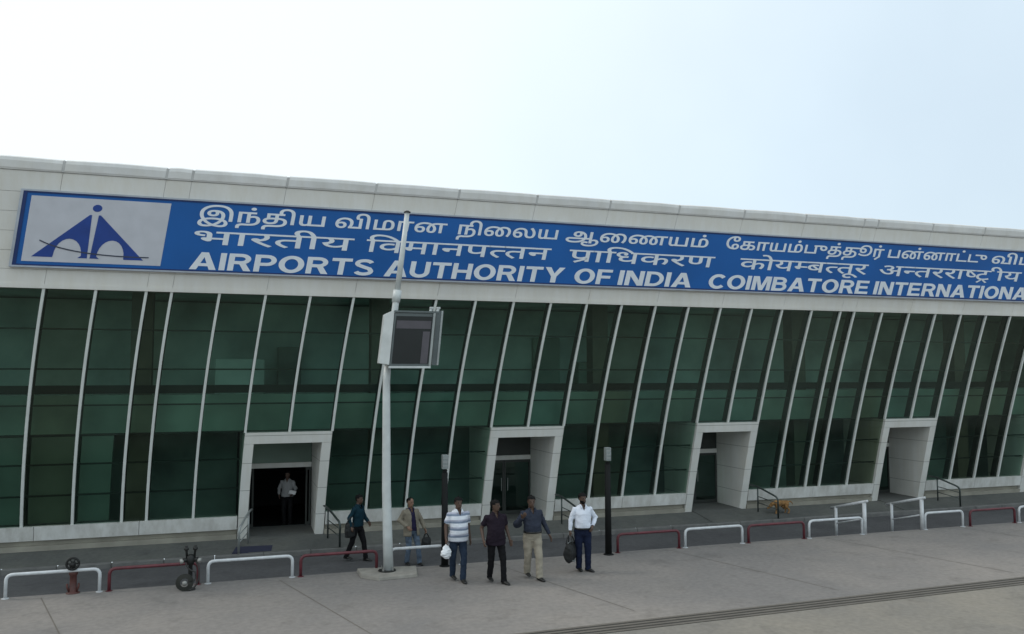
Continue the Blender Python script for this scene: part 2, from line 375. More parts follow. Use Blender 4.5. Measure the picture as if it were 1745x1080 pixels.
# glass bays
for a, b in zip(ks[:-1], ks[1:]):
    z0 = HD if door_at(a) else GB
    bm = bmesh.new(); prev = None
    for i in range(13):
        z = z0 + (GT - z0) * i / 12
        cur = [bm.verts.new(FP(KX(a), z)), bm.verts.new(FP(KX(b), z))]
        if prev: bm.faces.new((prev[0], prev[1], cur[1], cur[0]))
        prev = cur
    gk = 'glass_brown' if KX(b) - KX(a) < .8 or a in (-3, 11, 19.5, 23.5, 24.5) or a > 26 else ('glass_teal' if a in (3, 5, 6, 9, 12, 14, 15, 20.5) else 'glass')
    part('glass_panel', bm, M[gk], smooth=True)
for k in ks:
    z0 = HD + .002 if any(a <= k <= b for a, b in doors) else GB + .002
    bm = bmesh.new(); x = KX(k)
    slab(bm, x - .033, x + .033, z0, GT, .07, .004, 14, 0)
    slab(bm, x - .04, x + .04, z0, GT, -.004, -.26, 14, 1)  # inner fin: its shade is put into the dark colour
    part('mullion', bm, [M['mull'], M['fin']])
segs = []; cur = XL
for a, b in doors: segs.append((cur, KX(a) - .02)); cur = KX(b) + .02
segs.append((cur, XR))
for z in (1.37, 2.17, 2.93, 3.68, 4.6, 5.6):
    for a, b in (segs if z < HD else [(XL, XR)]):
        bm = bmesh.new(); slab(bm, a + .05, b - .05, z - .02, z + .02, -.012, -.10); part('transom', bm, M['trans'])
# things right behind the glass: floor-edge spandrel, lower panels, columns
bm = bmesh.new(); slab(bm, XL, XR, 2.90, 3.92, -.45, -.6)
part('floor_edge_spandrel', bm, M['spand'])
bm = bmesh.new(); slab(bm, XL, XR, 3.96, 4.18, -.5, -.62); part('floor_edge_beam', bm, M['trans'])
for k in (-7, -6, -5, -4, -3, -2):
    bm = bmesh.new(); slab(bm, KX(k) + .05, KX(k) + (.8 if k == -2 else 1.1), GB, 2.86, -.4, -.5, 4)
    part('lower_spandrel', bm, M['spand2'])
for k in (-.75, 5.4, 11.6, 18.25, 24.6):
    bm = bmesh.new(); x = KX(int(k) if k > 0 else -1) + (.3 if k < 0 else w * (k - int(k)))
    box(bm, (x - .27, 24.7, 0), (x + .27, 25.2, 7)); part('column', bm, M['col'])
# interior
bm = bmesh.new(); box(bm, (XL, 25.7, -.25), (XR, 36, .0)); part('interior_floor', bm, M['dark'])
bm = bmesh.new(); box(bm, (XL, 25.0, 3.7), (XR, 36, 3.9)); part('upper_floor', bm, M['inter'])
bm = bmesh.new(); box(bm, (XL + .3, 30, .003), (XR - .3, 30.1, 3.69)); part('partition', bm, M['dark'])
for a, b in ((XL + .3, .11), (2.53, XR - .3)):
    bm = bmesh.new(); box(bm, (a, 26.9, .004), (b, 27.0, 3.69)); part('partition', bm, M['room'])  # nearer pale wall added to lift the near-black lower bays
bm = bmesh.new(); box(bm, (XL + .3, 27.6, 3.91), (XR - .3, 27.7, 6.7)); part('partition', bm, M['inter'])
bm = bmesh.new(); box(bm, (.2, 29.7, .003), (2.44, 29.8, 3.49)); box(bm, (.12, 25.75, .003), (.2, 29.8, 3.49)); box(bm, (2.44, 25.75, .003), (2.52, 29.8, 3.49)); part('gloom_box_wall', bm, M['black'])  # black box added so the open doorway looks unlit inside
bm = bmesh.new(); box(bm, (.2, 25.75, .0035), (2.44, 29.69, .008)); part('gloom_box_floor', bm, M['black'])
bm = bmesh.new(); box(bm, (.1, 25.75, 3.5), (2.55, 29.8, 3.68)); part('gloom_box_ceiling', bm, M['black'])
bm = bmesh.new(); box(bm, (XL, 35.5, 0), (XR, 36, 9.0)); box(bm, (XL, 24.0, -.3), (XL + .2, 36, 9.0)); box(bm, (XR - .2, 24.0, -.3), (XR, 36, 9.0))
part('wall', bm, M['inter'])
bm = bmesh.new(); box(bm, (XL, 23.3, 6.75), (XR, 36, 6.9)); part('ceiling', bm, M['inter'])
random.seed(11)
for i in range(16):                                    # signs, desks and equipment dimly seen inside
    x = random.uniform(-5, 28); z = random.choice((0, 0, 3.9)); h = random.uniform(.9, 2.0); y = random.uniform(26.5, 31) if z == 0 else random.uniform(25.3, 28)
    if any(KX(a) - .8 < x < KX(b) + .8 for a, b in doors) and z == 0: continue
    bm = bmesh.new(); box(bm, (x, y, z), (x + random.uniform(.5, 1.6), y + .5, z + h)); bevel(bm, .03)
    part('counter', bm, M[random.choice(('inter', 'room', 'spand'))])
# base band and plinth (broken at the doors)
for a, b in segs:
    n = max(1, round((b - a) / (2 * w)))
    for i in range(n):
        p = a + (b - a) * i / n; q = a + (b - a) * (i + 1) / n
        bm = bmesh.new(); slab(bm, p + .006, q - .006, .24, GB, .11, -.1); part('base_band', bm, M['base'])
    bm = bmesh.new(); slab(bm, a, b, -.3, .10, .14, -.3); slab(bm, a, b, .101, .236, -.0, -.3); part('plinth', bm, M['plinth'])
# fascia cladding panels
bm = bmesh.new(); slab(bm, XL, XR, GT + .004, RB, .05, -.9); part('fascia_backing', bm, M['gap'])
xs = [XL] + [KX(k) for k in (-5, -3, -1, 0)] + [KX(k) for k in range(2, 19, 2)] + [KX(18.5)] + [KX(18.5 + i) for i in range(2, 11, 2)] + [XR]
zs = [GT, 7.02, 7.46, 7.92, 8.38, 8.84, RB]
for a, b in zip(xs[:-1], xs[1:]):
    bm = bmesh.new()
    for i in range(len(zs) - 1):
        slab(bm, a + .004, b - .004, zs[i] + .004, zs[i + 1] - .004, .075 + random.uniform(0, .002), .045)
    part('fascia_panel', bm, M['clad'])
bm = bmesh.new(); slab(bm, XL, XR, GT - .05, GT + .05, .10, .0); part('drip_edge', bm, M['clad'])
# rounded roof-edge panels with ribs between them
for a, b in zip(xs[:-1], xs[1:]):
    bm = bmesh.new()
    prof = [(.10, RB + .004), (.12, RB + .04), (.115, RB + .20), (.085, RB + .28), (-.02, RT - .005), (-.3, RT + .01), (-1.5, RT + .02), (-1.5, RB - .05), (0, RB + .004)]
    n = 6; prev = None
    for i in range(n + 1):
        x = a + .03 + (b - a - .06) * i / n
        dz = .012 * math.sin(math.pi * i / n) + random.uniform(-.003, .003)
        cur = [bm.verts.new(FP(x, z + (dz if z > RB + .01 else 0), o)) for o, z in prof]
        if prev:
            for j in range(len(prof)): bm.faces.new((prev[j], prev[(j + 1) % len(prof)], cur[(j + 1) % len(prof)], cur[j]))
        else: bm.faces.new(cur)
        prev = cur
    bm.faces.new(prev[::-1]); part('roof_edge_panel', bm, M['roofp'])
    bm = bmesh.new(); slab(bm, a - .028, a + .028, RB + .006, RT - .06, .115, -1.4); part('roof_rib', bm, M['rib'])
bm = bmesh.new(); box(bm, (XL, 23.6, 9.0), (XR, 36.2, 9.3)); part('roof', bm, M['roofp'])

# entrances
BACK = 25.6
def entrance(a, b, is_open):
    xa, xb = KX(a), KX(b); jw = .26
    def f(x, z): return Vector((x + SX(z), FY(z) - .10, z))
    def g(x, z): return Vector((x + (SX(z) if z > 2.95 else 0), BACK, z))
    def jamb(bm, x0, x1, z0, z1, fr=f, n=6):
        prev = None
        for i in range(n + 1):
            z = z0 + (z1 - z0) * i / n
            cur = [bm.verts.new(fr(x0, z)), bm.verts.new(fr(x1, z)), bm.verts.new(g(x1, z)), bm.verts.new(g(x0, z))]
            if prev:
                for j in range(4): bm.faces.new((prev[j], prev[(j + 1) % 4], cur[(j + 1) % 4], cur[j]))
            else: bm.faces.new(cur[::-1])
            prev = cur
        bm.faces.new(prev)
    bm = bmesh.new(); jamb(bm, xa, xb, HD - .305, HD, n=1); E = part('entrance', bm, M['frame'])
    for p, q in ((xa, xa + jw - .01), (xb - jw + .01, xb)):
        bm = bmesh.new(); jamb(bm, p, q, -.06, HD - .31); part('jamb', bm, M['frame'], E)
    bm = bmesh.new(); box(bm, (xa + jw, 24.1, -.25), (xb - jw, 25.69, .0)); part('threshold', bm, M['walk'], E)
    i0, i1 = xa + jw, xb - jw
    bm = bmesh.new(); box(bm, (i0, BACK - .06, 1.72), (i1, BACK + .06, 1.86)); part('transom_bar', bm, M['frame'], E)
    bm = bmesh.new(); box(bm, (i0, BACK - .02, 1.863), (i1, BACK + .02, 2.6)); part('transom_panel', bm, M['spand2'] if is_open else M['fin'], E)
    bm = bmesh.new()
    if is_open:
        lv = [(i0 + .01, i0 + .16), (i1 - .16, i1 - .01)]
    else:
        m = (i0 + i1) / 2; lv = [(i0 + .01, m - .006), (m + .006, i1 - .01)]
    for p, q in lv:
        bm = bmesh.new()
        box(bm, (p, BACK - .025, .01), (q, BACK + .025, .11)); box(bm, (p, BACK - .025, 1.63), (q, BACK + .025, 1.715))
        box(bm, (p, BACK - .025, .113), (p + .05, BACK + .025, 1.627)); box(bm, (q - .05, BACK - .025, .113), (q, BACK + .025, 1.627))
        D = part('door_leaf', bm, M['fin'], E)
        if q - p > .3:
            bm = bmesh.new(); v = [bm.verts.new(c) for c in ((p + .05, BACK, .11), (q - .05, BACK, .11), (q - .05, BACK, 1.63), (p + .05, BACK, 1.63))]; bm.faces.new(v)
            part('pane', bm, M['doorglass'], D)
            bm = bmesh.new(); tube(bm, [(q - .1 if p == lv[0][0] else p + .1, BACK - .07, .75), (q - .1 if p == lv[0][0] else p + .1, BACK - .07, 1.15)], .012); part('handle', bm, M['steell'], D)
    return E
for i, (a, b) in enumerate(doors): entrance(a, b, i == 0)
# sloping approach slabs
for a, b in doors:
    bm = bmesh.new(); xa, xb = KX(a) + .26, KX(b) - .1
    p = [(xa, 22.95, -.168), (xb + .5, 22.95, -.168), (xb, 24.1, -.004), (xa, 24.1, -.004)]
    prism(bm, p, lambda q: Vector(q), lambda q: Vector((q[0], q[1], -.4)))
    struct('door_ramp', bm, M['walk'])

# ------------------------------------------------------------------ sign board with lettering
SO = FP(-5.8, 7.06, .1)
SG = thing('airport_sign', 'long blue sign board on the white fascia with emblem and three rows of white lettering', 'sign', SO)
SX1 = KX(29)
def spart(name, bm, m, parent=None): shift(bm, -SO); return obj(name, bm, m, parent or SG)
bm = bmesh.new(); slab(bm, -5.72, SX1, 7.13, 8.81, .17, .078, 4); spart('board', bm, M['blue'])
bm = bmesh.new()
slab(bm, -5.80, SX1 + .1, 8.81, 8.845, .185, .078); slab(bm, -5.80, SX1 + .1, 7.095, 7.13, .185, .078)
slab(bm, -5.80, -5.72, 7.13, 8.81, .185, .078); slab(bm, SX1, SX1 + .1, 7.13, 8.81, .185, .078)
spart('border', bm, M['navy'])
bm = bmesh.new()
slab(bm, -5.86, SX1 + .16, 8.845, 8.885, .195, .078); slab(bm, -5.86, SX1 + .16, 7.055, 7.095, .195, .078)
slab(bm, -5.86, -5.80, 7.095, 8.845, .195, .078); slab(bm, SX1 + .1, SX1 + .16, 7.095, 8.845, .195, .078)
spart('edge_trim', bm, M['steel'])
bm = bmesh.new(); slab(bm, -5.62, -2.52, 7.20, 8.745, .178, .171, 3); EP = spart('emblem_panel', bm, M['embp'])
def sf(off): return lambda p: FP(p[0], p[1], off)
cx = -4.18
def half(s):
    pts = [(cx + s * .075, 8.36), (cx + s * .12, 8.36), (cx + s * 1.24, 7.315), (cx + s * .79, 7.315)]
    for i in range(0, 13):
        a = math.pi * i / 12
        pts.append((cx + s * (.475 + .305 * math.cos(a)), 7.37 + .40 * math.sin(a)))
    pts += [(cx + s * .24, 7.315), (cx + s * .03, 7.315)]
    return pts
bm = bmesh.new()
for s in (-1, 1): prism(bm, half(s), sf(.184), sf(.1785))
spart('emblem_sails', bm, M['embb'], EP)
bm = bmesh.new(); prism(bm, [(cx + .02 + .105 * math.cos(i * math.pi / 10), 8.525 + .085 * math.sin(i * math.pi / 10)) for i in range(20)], sf(.184), sf(.1785)); spart('emblem_ball', bm, M['embb'], EP)
bm = bmesh.new(); cv = arc((-5.30, 7.705, 0), (-4.6, 7.36, 0), (-2.82, 7.39, 0), 14)
prism(bm, [(p.x, p.y + .014) for p in cv] + [(p.x, p.y - .014) for p in reversed(cv)], sf(.190), sf(.1855)); spart('emblem_line', bm, M['embl'], EP)

def contours(txt, bold):
    """outlines of a text, pushed outwards by bold"""
    cu = bpy.data.curves.new('t', 'FONT'); cu.body = txt
    o = bpy.data.objects.new('t', cu); C.objects.link(o)
    dg = bpy.context.evaluated_depsgraph_get(); dg.update()
    cv = o.evaluated_get(dg).to_curve(dg); out = []
    for sp in cv.splines:
        bp = sp.bezier_points; pts = []
        for i in range(len(bp)):
            p, q = bp[i], bp[(i + 1) % len(bp)]
            p0, p1, p2, p3 = (Vector(c.to_2d()) for c in (p.co, p.handle_right, q.handle_left, q.co))
            straight = abs((p1 - p0).cross(p3 - p0)) + abs((p2 - p0).cross(p3 - p0)) < 1e-5
            for j in range(1 if straight else 4):
                t = j / 4; pts.append(p0 * (1 - t) ** 3 + p1 * 3 * t * (1 - t) ** 2 + p2 * 3 * t * t * (1 - t) + p3 * t ** 3)
        pts = [p for i, p in enumerate(pts) if (p - pts[i - 1]).length > 1e-4]
        n = len(pts); off = []
        for i in range(n):
            d0 = (pts[i] - pts[i - 1]).normalized(); d1 = (pts[(i + 1) % n] - pts[i]).normalized()
            n0 = Vector((-d0.y, d0.x)); n1 = Vector((-d1.y, d1.x)); m = n0 + n1
            m = m / max(.35, m.length_squared) * 2 if m.length > 1e-3 else n0
            off.append(m * bold)
        out.append((pts, off))
    o.to_curve_clear() if hasattr(o, 'to_curve_clear') else None
    bpy.data.objects.remove(o); bpy.data.curves.remove(cu)
    # outward is left or right of the path: decided by the signed area of all outlines together
    area = sum(sum(p[i - 1].cross(p[i]) for i in range(len(p))) for p, _ in out)
    sg = -1 if area > 0 else 1
    return [[p + q * sg for p, q in zip(*c)] for c in out]
def winding(cs, x, y):
    wn = 0
    for c in cs:
        px, py = c[-1]
        for qx, qy in c:
            if py <= y < qy and (qx - px) * (y - py) - (x - px) * (qy - py) > 0: wn += 1
            elif qy <= y < py and (qx - px) * (y - py) - (x - px) * (qy - py) < 0: wn -= 1
            px, py = qx, qy
    return wn
from mathutils.geometry import delaunay_2d_cdt
def fill(bm, cs):
    vs = []; es = []
    for c in cs:
        k = len(vs); vs += [Vector(p) for p in c]; es += [(k + i, k + (i + 1) % len(c)) for i in range(len(c))]
    ov, oe, of, *_ = delaunay_2d_cdt(vs, es, [], 0, 1e-5)
    bv = [bm.verts.new((p[0], p[1], 0)) for p in ov]
    for f in of:
        c = sum((ov[i] for i in f), Vector((0, 0))) / len(f)
        if winding(cs, c.x, c.y): bm.faces.new([bv[i] for i in f])
    bmesh.ops.delete(bm, geom=[v for v in bv if not v.link_faces], context='VERTS')
    return bm
def word(name, segs, u0, u1, zb, zt, bold, refh):
    """segs: text, or (text, 'half') for a letter without its stem, or ('rakar',)/('caret',) strokes; refh = font height that spans zb..zt"""
    bm = bmesh.new(); x = None
    def stroke(poly): bm.faces.new([bm.verts.new((p[0], p[1], 0)) for p in poly])
    for s in ([segs] if isinstance(segs, str) else segs):
        if s[0] == 'rakar':
            stroke(((x - .15, .22), (x - .15, .12), (x - .42, -.08), (x - .47, .0))); continue
        if s[0] == 'caret':
            stroke(((x - .30, .03), (x - .24, .03), (x - .40, -.20), (x - .46, -.16))); stroke(((x - .30, .03), (x - .24, .03), (x - .08, -.16), (x - .14, -.20))); continue
        txt, md = s if isinstance(s, tuple) else (s, None)
        b2 = fill(bmesh.new(), contours(txt, bold))
        if md == 'half':
            mx = max(v.co.x for v in b2.verts)
            bmesh.ops.bisect_plane(b2, geom=b2.verts[:] + b2.edges[:] + b2.faces[:], plane_co=(mx - .19 - 2 * bold, 0, 0), plane_no=(1, 0, 0), clear_outer=True)
        mn = min(v.co.x for v in b2.verts)
        if x is not None: shift(b2, (x - mn - .02 - bold, 0, 0))
        x = max(v.co.x for v in b2.verts)
        me = bpy.data.meshes.new('x'); b2.to_mesh(me); b2.free(); bm.from_mesh(me); bpy.data.meshes.remove(me)
    return raise_letters(bm, u0, u1, zb, zt, refh)
def raise_letters(bm, u0, u1, zb, zt, refh):
    mn = min(v.co.x for v in bm.verts); mx = max(v.co.x for v in bm.verts)
    bmesh.ops.recalc_face_normals(bm, faces=bm.faces[:])
    r = bmesh.ops.extrude_face_region(bm, geom=bm.faces[:])
    for v in r['geom']:
        if isinstance(v, bmesh.types.BMVert): v.co.z = 1
    for v in bm.verts:
        u = u0 + (u1 - u0) * (v.co.x - mn) / (mx - mn); z = zb + (zt - zb) * v.co.y / refh
        v.co = FP(u, z, .1715 + .009 * v.co.z)
    return spart('lettering', bm, M['letter'])
def sk2(pts, t, close=False):
    """flat stroke of width t (square ends, mitred corners) as one outline"""
    pts = [Vector(p) for p in pts]; n = len(pts); L_, R_ = [], []
    for i in range(n):
        a = pts[i] - pts[i - 1] if (i or close) else None; b = pts[(i + 1) % n] - pts[i] if (i < n - 1 or close) else None
        a = (a or b).normalized(); b = (b or a).normalized()
        na, nb = Vector((-a.y, a.x)), Vector((-b.y, b.x)); m = na + nb; m = m / max(.3, m.length_squared) * 2
        L_.append(pts[i] + m * t / 2); R_.append(pts[i] - m * t / 2)
    return [L_, R_[::-1]] if close else [R_ + L_[::-1]]
def el_(cx_, cy_, rx, ry, a0, a1, n=12): return [(cx_ + rx * math.cos(R(a0 + (a1 - a0) * i / n)), cy_ + ry * math.sin(R(a0 + (a1 - a0) * i / n))) for i in range(n + 1)]
def letter(ch):
    """heavy grotesque capitals, cap height 1; returns outlines, width"""
    t = .20; h = t / 2; T_ = t * .92; q = T_ / 2
    bowl = lambda x0, x1, y0, y1: [(x0, y1), (x1 - .24, y1)] + el_(x1 - .24, (y0 + y1) / 2, .24, (y1 - y0) / 2, 90, -90, 10)[1:-1] + [(x1 - .24, y0), (x0, y0)]
    ste = lambda x: [[(x - h, 0), (x + h, 0), (x + h, 1), (x - h, 1)]]
    if ch == 'I': return ste(h), t
    if ch == 'A': return [[(0, 0), (.235, 0), (.445, .72), (.655, 0), (.89, 0), (.565, 1), (.325, 1)], [(.2, .2), (.69, .2), (.64, .37), (.25, .37)]], .89
    if ch == 'R': return ste(h) + sk2(bowl(h, .66, .50 - .02, 1 - q), T_) + [[(.33, .50), (.56, .50), (.80, 0), (.555, 0)]], .80
    if ch == 'P': return ste(h) + sk2(bowl(h, .66, .44, 1 - q), T_), .75
    if ch == 'B': return ste(h) + sk2(bowl(h, .63, .53, 1 - q), T_) + sk2(bowl(h, .67, q, .53), T_), .77
    if ch == 'D': return ste(h) + sk2([(h, 1 - q), (.34, 1 - q)] + el_(.34, .5, .36, .5 - q, 90, -90, 14)[1:-1] + [(.34, q), (h, q)], T_), .80
    if ch == 'O': return [el_(.45, .5, .45, .515, 0, 360, 32)[:-1], el_(.45, .5, .235, .325, 360, 0, 32)[:-1]], .90
    if ch == 'C': return sk2(el_(.45, .5, .345, .42, 42, 318, 22), t), .84
    if ch == 'S': return sk2(el_(.375, .735, .265, .175, 15, 200, 10) + [(.17, .62), (.375, .515), (.58, .42)] + el_(.375, .27, .275, .18, 20, -165, 10), T_), .75
    if ch == 'T': return [[(0, 1 - T_), (.74, 1 - T_), (.74, 1), (0, 1)], [(.37 - h, 0), (.37 + h, 0), (.37 + h, .9), (.37 - h, .9)]], .74
    if ch == 'U': return sk2([(h, 1), (h, .36)] + el_(.39, .36, .39 - h, .36 - q, 180, 360, 14)[1:-1] + [(.78 - h, .36), (.78 - h, 1)], t), .78
    if ch == 'H': return ste(h) + ste(.79 - h) + [[(h, .5 - q), (.79 - h, .5 - q), (.79 - h, .5 + q), (h, .5 + q)]], .79
    if ch == 'Y': return [[(.31, 0), (.54, 0), (.54, .40), (.86, 1), (.61, 1), (.43, .60), (.24, 1), (-.01, 1), (.31, .40)]], .85
    if ch == 'N': return ste(h) + ste(.79 - h) + [[(0, 1), (.55, 0), (.79, 0), (.24, 1)]], .79
    if ch == 'M': return ste(h) + ste(.95 - h) + [[(.12, 1), (.37, 0), (.56, 0), (.30, 1)], [(.39, 0), (.58, 0), (.83, 1), (.65, 1)]], .95
    if ch == 'F': return ste(h) + [[(h, 1 - T_), (.67, 1 - T_), (.67, 1), (h, 1)], [(h, .40), (.61, .40), (.61, .40 + T_), (h, .40 + T_)]], .68
    if ch == 'E': return ste(h) + [[(h, y), (x_, y), (x_, y + T_), (h, y + T_)] for x_, y in ((.70, 1 - T_), (.66, .5 - q), (.72, 0))], .74
    if ch == 'L': return ste(h) + [[(h, 0), (.66, 0), (.66, T_), (h, T_)]], .68
def capitals(txt, u0, u1, zb, zt):
    bm = bmesh.new(); x = 0
    for ch in txt:
        cs, wd = letter(ch); out = []
        for c in cs:
            c = [Vector((p[0], p[1])) for p in c]
            out.append([p + Vector((x, 0)) for p in c])
        if ch not in 'OCSUDRPB':
            out = [c if sum(c[i - 1].cross(c[i]) for i in range(len(c))) > 0 else c[::-1] for c in out]
        else:
            # same turning sense for every stroke; only true counters stay reversed
            big = max(out, key=lambda c: abs(sum(c[i - 1].cross(c[i]) for i in range(len(c)))))
            if ch != 'O': out = [c if sum(c[i - 1].cross(c[i]) for i in range(len(c))) > 0 else c[::-1] for c in out]
        b2 = fill(bmesh.new(), out); me = bpy.data.meshes.new('x'); b2.to_mesh(me); b2.free(); bm.from_mesh(me); bpy.data.meshes.remove(me)
        x += wd + .085
    return raise_letters(bm, u0, u1, zb, zt, 1)
for s, a, b in (('AIRPORTS', -1.84, 2.84), ('AUTHORITY', 3.14, 8.42), ('OF', 8.76, 9.96), ('INDIA', 10.2, 12.70), ('COIMBATORE', 13.30, 19.44), ('INTERNATIONAL', 19.68, 27.05)):
    capitals(s, a, b, 7.15, 7.585)
DB, DH = .006, .60
for s, a, b in ((['भारतीय'], -1.86, 2.17), (['िवमानप', ('त', 'half'), 'तन'], 2.5, 7.86), (['प', ('rakar',), 'ािधकरण'], 8.43, 13.33),
                (['कोय', ('म', 'half'), 'ब', ('त', 'half'), 'तूर'], 14.25, 19.22), (['अ', ('न', 'half'), 'तररा', ('ष', 'half'), 'ट', ('caret',), 'ीय'], 19.7, 26.0)):
    word('w', s, a, b, 7.79, 8.10, DB, DH)
TB, TH = .014, .60
for s, a, b in (('இந்திய', -1.84, 1.31), ('விமான', 1.58, 4.63), ('நிைலய', 4.94, 7.95), ('ஆைணயம்', 8.22, 12.96),
                ('ேகாயம்புத்தூர்', 13.6, 19.70), ('பன்னாட்டு', 19.9, 24.2), ('விமான', 24.45, 28.3)):
    word('w', s, a, b, 8.385, 8.66, TB, TH)

# ------------------------------------------------------------------ display mast
PX, PY = 3.33, 18.86
P = thing('display_mast', 'tall white mast carrying a dark display cabinet, standing on a concrete slab', 'mast', (PX, PY, 0))
bm = bmesh.new()
prism(bm, [(-.62, .46), (.74, .30), (.60, -.50), (-.28, -.58), (-.62, -.2)], lambda q: Vector((q[0], q[1], 0.0)), lambda q: Vector((q[0] * .97, q[1] * .97, .075)))
obj('base_slab', bevel(bm, .015), M['conc'], P)
bm = bmesh.new(); lathe(bm, [(.20, .074), (.20, .092), (.19, .10)], n=24); obj('base_plate', bm, M['iron'], P, True)
for i in range(4):
    bm = bmesh.new(); a = math.pi / 4 + i * math.pi / 2; lathe(bm, [(.022, .098), (.022, .135), (.012, .137), (.012, .165)], (.15 * math.cos(a), .15 * math.sin(a), 0), 6); obj('anchor_bolt', bm, M['brass'], P)
bm = bmesh.new(); tube(bm, [(.03, 0, .095), (.0, 0, .9), (-.035, 0, 1.9), (-.05, 0, 3.2), (-.06, 0, 4.3), (-.04, 0, 4.66)], [.115, .108, .10, .092, .085, .083], 18); obj('lower_shaft', bm, M['polew'], P, True)
bm = bmesh.new(); tube(bm, [(-.04, 0, 4.60), (.13, 0, 6.05), (.165, 0, 6.35)], .075, 16); tube(bm, [(.14, 0, 6.13), (.175, 0, 6.40)], .098, 16); obj('coupling', bm, M['polew'], P, True)
bm = bmesh.new(); tube(bm, [(.165, 0, 6.36), (.27, 0, 7.2), (.385, 0, 8.22)], [.068, .062, .055], 16); obj('upper_shaft', bm, M['polew'], P, True)
bm = bmesh.new(); lathe(bm, [(.08, 0), (.08, .02), (.03, .05)], (.387, 0, 8.22), 16); obj('mast_cap', bm, M['iron'], P)
# cabinet: two panels back to back in a leaning frame
def sk(x, y, z): return Vector((x + .09 * (z - 4.72), y, z))
def skbox(bm, a, b):
    v = [bm.verts.new(sk(*p)) for p in ((a[0], a[1], a[2]), (b[0], a[1], a[2]), (b[0], b[1], a[2]), (a[0], b[1], a[2]), (a[0], a[1], b[2]), (b[0], a[1], b[2]), (b[0], b[1], b[2]), (a[0], b[1], b[2]))]
    for f in ((0, 3, 2, 1), (4, 5, 6, 7), (0, 1, 5, 4), (1, 2, 6, 5), (2, 3, 7, 6), (3, 0, 4, 7)): bm.faces.new([v[i] for i in f])
    return bm
cz0, cz1, cxa, cxb, cya, cyb = 4.66, 5.86, -.06, .86, -.42, -.12
bm = bmesh.new(); skbox(bm, (cxa, cya, cz0), (cxb, cyb, cz1)); K = obj('cabinet', bevel(bm, .012), M['cabin'], P)
bm = bmesh.new(); skbox(bm, (cxa + .04, cya - .012, cz0 + .05), (cxb - .05, cya - .004, cz1 - .08)); obj('screen', bm, M['screen'], K)
bm = bmesh.new(); skbox(bm, (cxa + .06, cya - .022, cz1 - .36), (cxb - .07, cya - .0145, cz1 - .18)); obj('upper_strip', bm, M['scrpanel'], K)  # plain grey band on the upper part of the screen
bm = bmesh.new(); skbox(bm, (cxb - .24, cya - .022, cz0 + .055), (cxb - .08, cya - .0145, cz1 - .42)); obj('side_strip', bm, M['scrpanel'], K)
bm = bmesh.new(); skbox(bm, (cxa - .02, cya - .03, cz0 - .05), (cxb + .01, cya + .05, cz0 - .003)); obj('bottom_rail', bm, M['polew'], K)
bm = bmesh.new(); skbox(bm, (cxb - .04, cya - .035, cz0), (cxb + .01, cya - .013, cz1)); obj('edge_rail', bm, M['steell'], K)
bm = bmesh.new(); skbox(bm, (cxa - .02, cya - .03, cz1 + .003), (cxb + .10, cya + .05, cz1 + .045)); obj('top_rail', bm, M['cabin'], K)
bm = bmesh.new()
v = [sk(cxa - .012, cya - .01, cz0 + .02), sk(cxa - .23, cya + .1, cz0 + .06), sk(cxa - .21, cya + .1, cz1 - .04), sk(cxa - .012, cya - .01, cz1 + .06)]
w2 = [p + Vector((.012, .3, 0)) for p in v]
a_ = [bm.verts.new(p) for p in v]; b_ = [bm.verts.new(p) for p in w2]
bm.faces.new(a_); bm.faces.new(b_[::-1])
for i in range(4): bm.faces.new((a_[i], b_[i], b_[(i + 1) % 4], a_[(i + 1) % 4]))
obj('side_cover', bevel(bm, .01), M['polew'], K)
bm = bmesh.new(); skbox(bm, (cxb + .09, cyb - .05, cz0 + .02), (cxb + .25, cyb + .10, cz1 + .08)); obj('rear_frame', bm, M['cabin'], K)
bm = bmesh.new(); skbox(bm, (cxb + .205, cyb - .062, cz0 + .02), (cxb + .25, cyb - .052, cz1 + .08)); obj('rear_edge', bm, M['steell'], K)
for xx in (.80, .96):
    bm = bmesh.new(); tube(bm, [sk(xx, -.2, cz1 + .05), sk(xx + .02, -.2, cz1 + .13)], .035, 10); lathe(bm, [(.05, 0), (.05, .04)], sk(xx + .02, -.2, cz1 + .12), 10); obj('lifting_lug', bm, M['polew'], K)
for zz in (4.9, 5.6):
    bm = bmesh.new(); skbox(bm, (-.2, -.119, zz), (.2, .1, zz + .08)); obj('clamp', bm, M['cabin'], K)

# ------------------------------------------------------------------ black marker posts
def post(x, y, h, label):
    t = thing('marker_post', label, 'post', (x, y, 0), 0, 'black posts along the plaza edge')
    bm = bmesh.new(); tube(bm, [(0, 0, 0), (-.01, 0, h - .42)], [.084, .070], 16); obj('shaft', bm, M['black'], t, True)
    bm = bmesh.new(); lathe(bm, [(.13, 0), (.13, .012), (.09, .03)], n=18); obj('foot_flange', bm, M['black'], t)
    bm = bmesh.new(); box(bm, (-.078, -.07, h - .33), (.062, .07, h)); bevel(bm, .012); L = obj('lamp_head', bm, M['greyhead'], t)
    bm = bmesh.new()
    for z in (h - .27, h - .18, h - .09): box(bm, (-.066, -.074, z), (.05, -.0705, z + .03))
    obj('louvre', bm, M['steell'], L)
    bm = bmesh.new(); lathe(bm, [(.05, h - .425), (.06, h - .36)], (-.01, 0, 0), 14); obj('neck', bm, M['black'], t)
post(4.74, 19.2, 2.58, 'slim black post with pale head, behind the man in the striped shirt')
post(8.90, 19.12, 2.64, 'slim black post with pale head, standing alone beside a red rail')

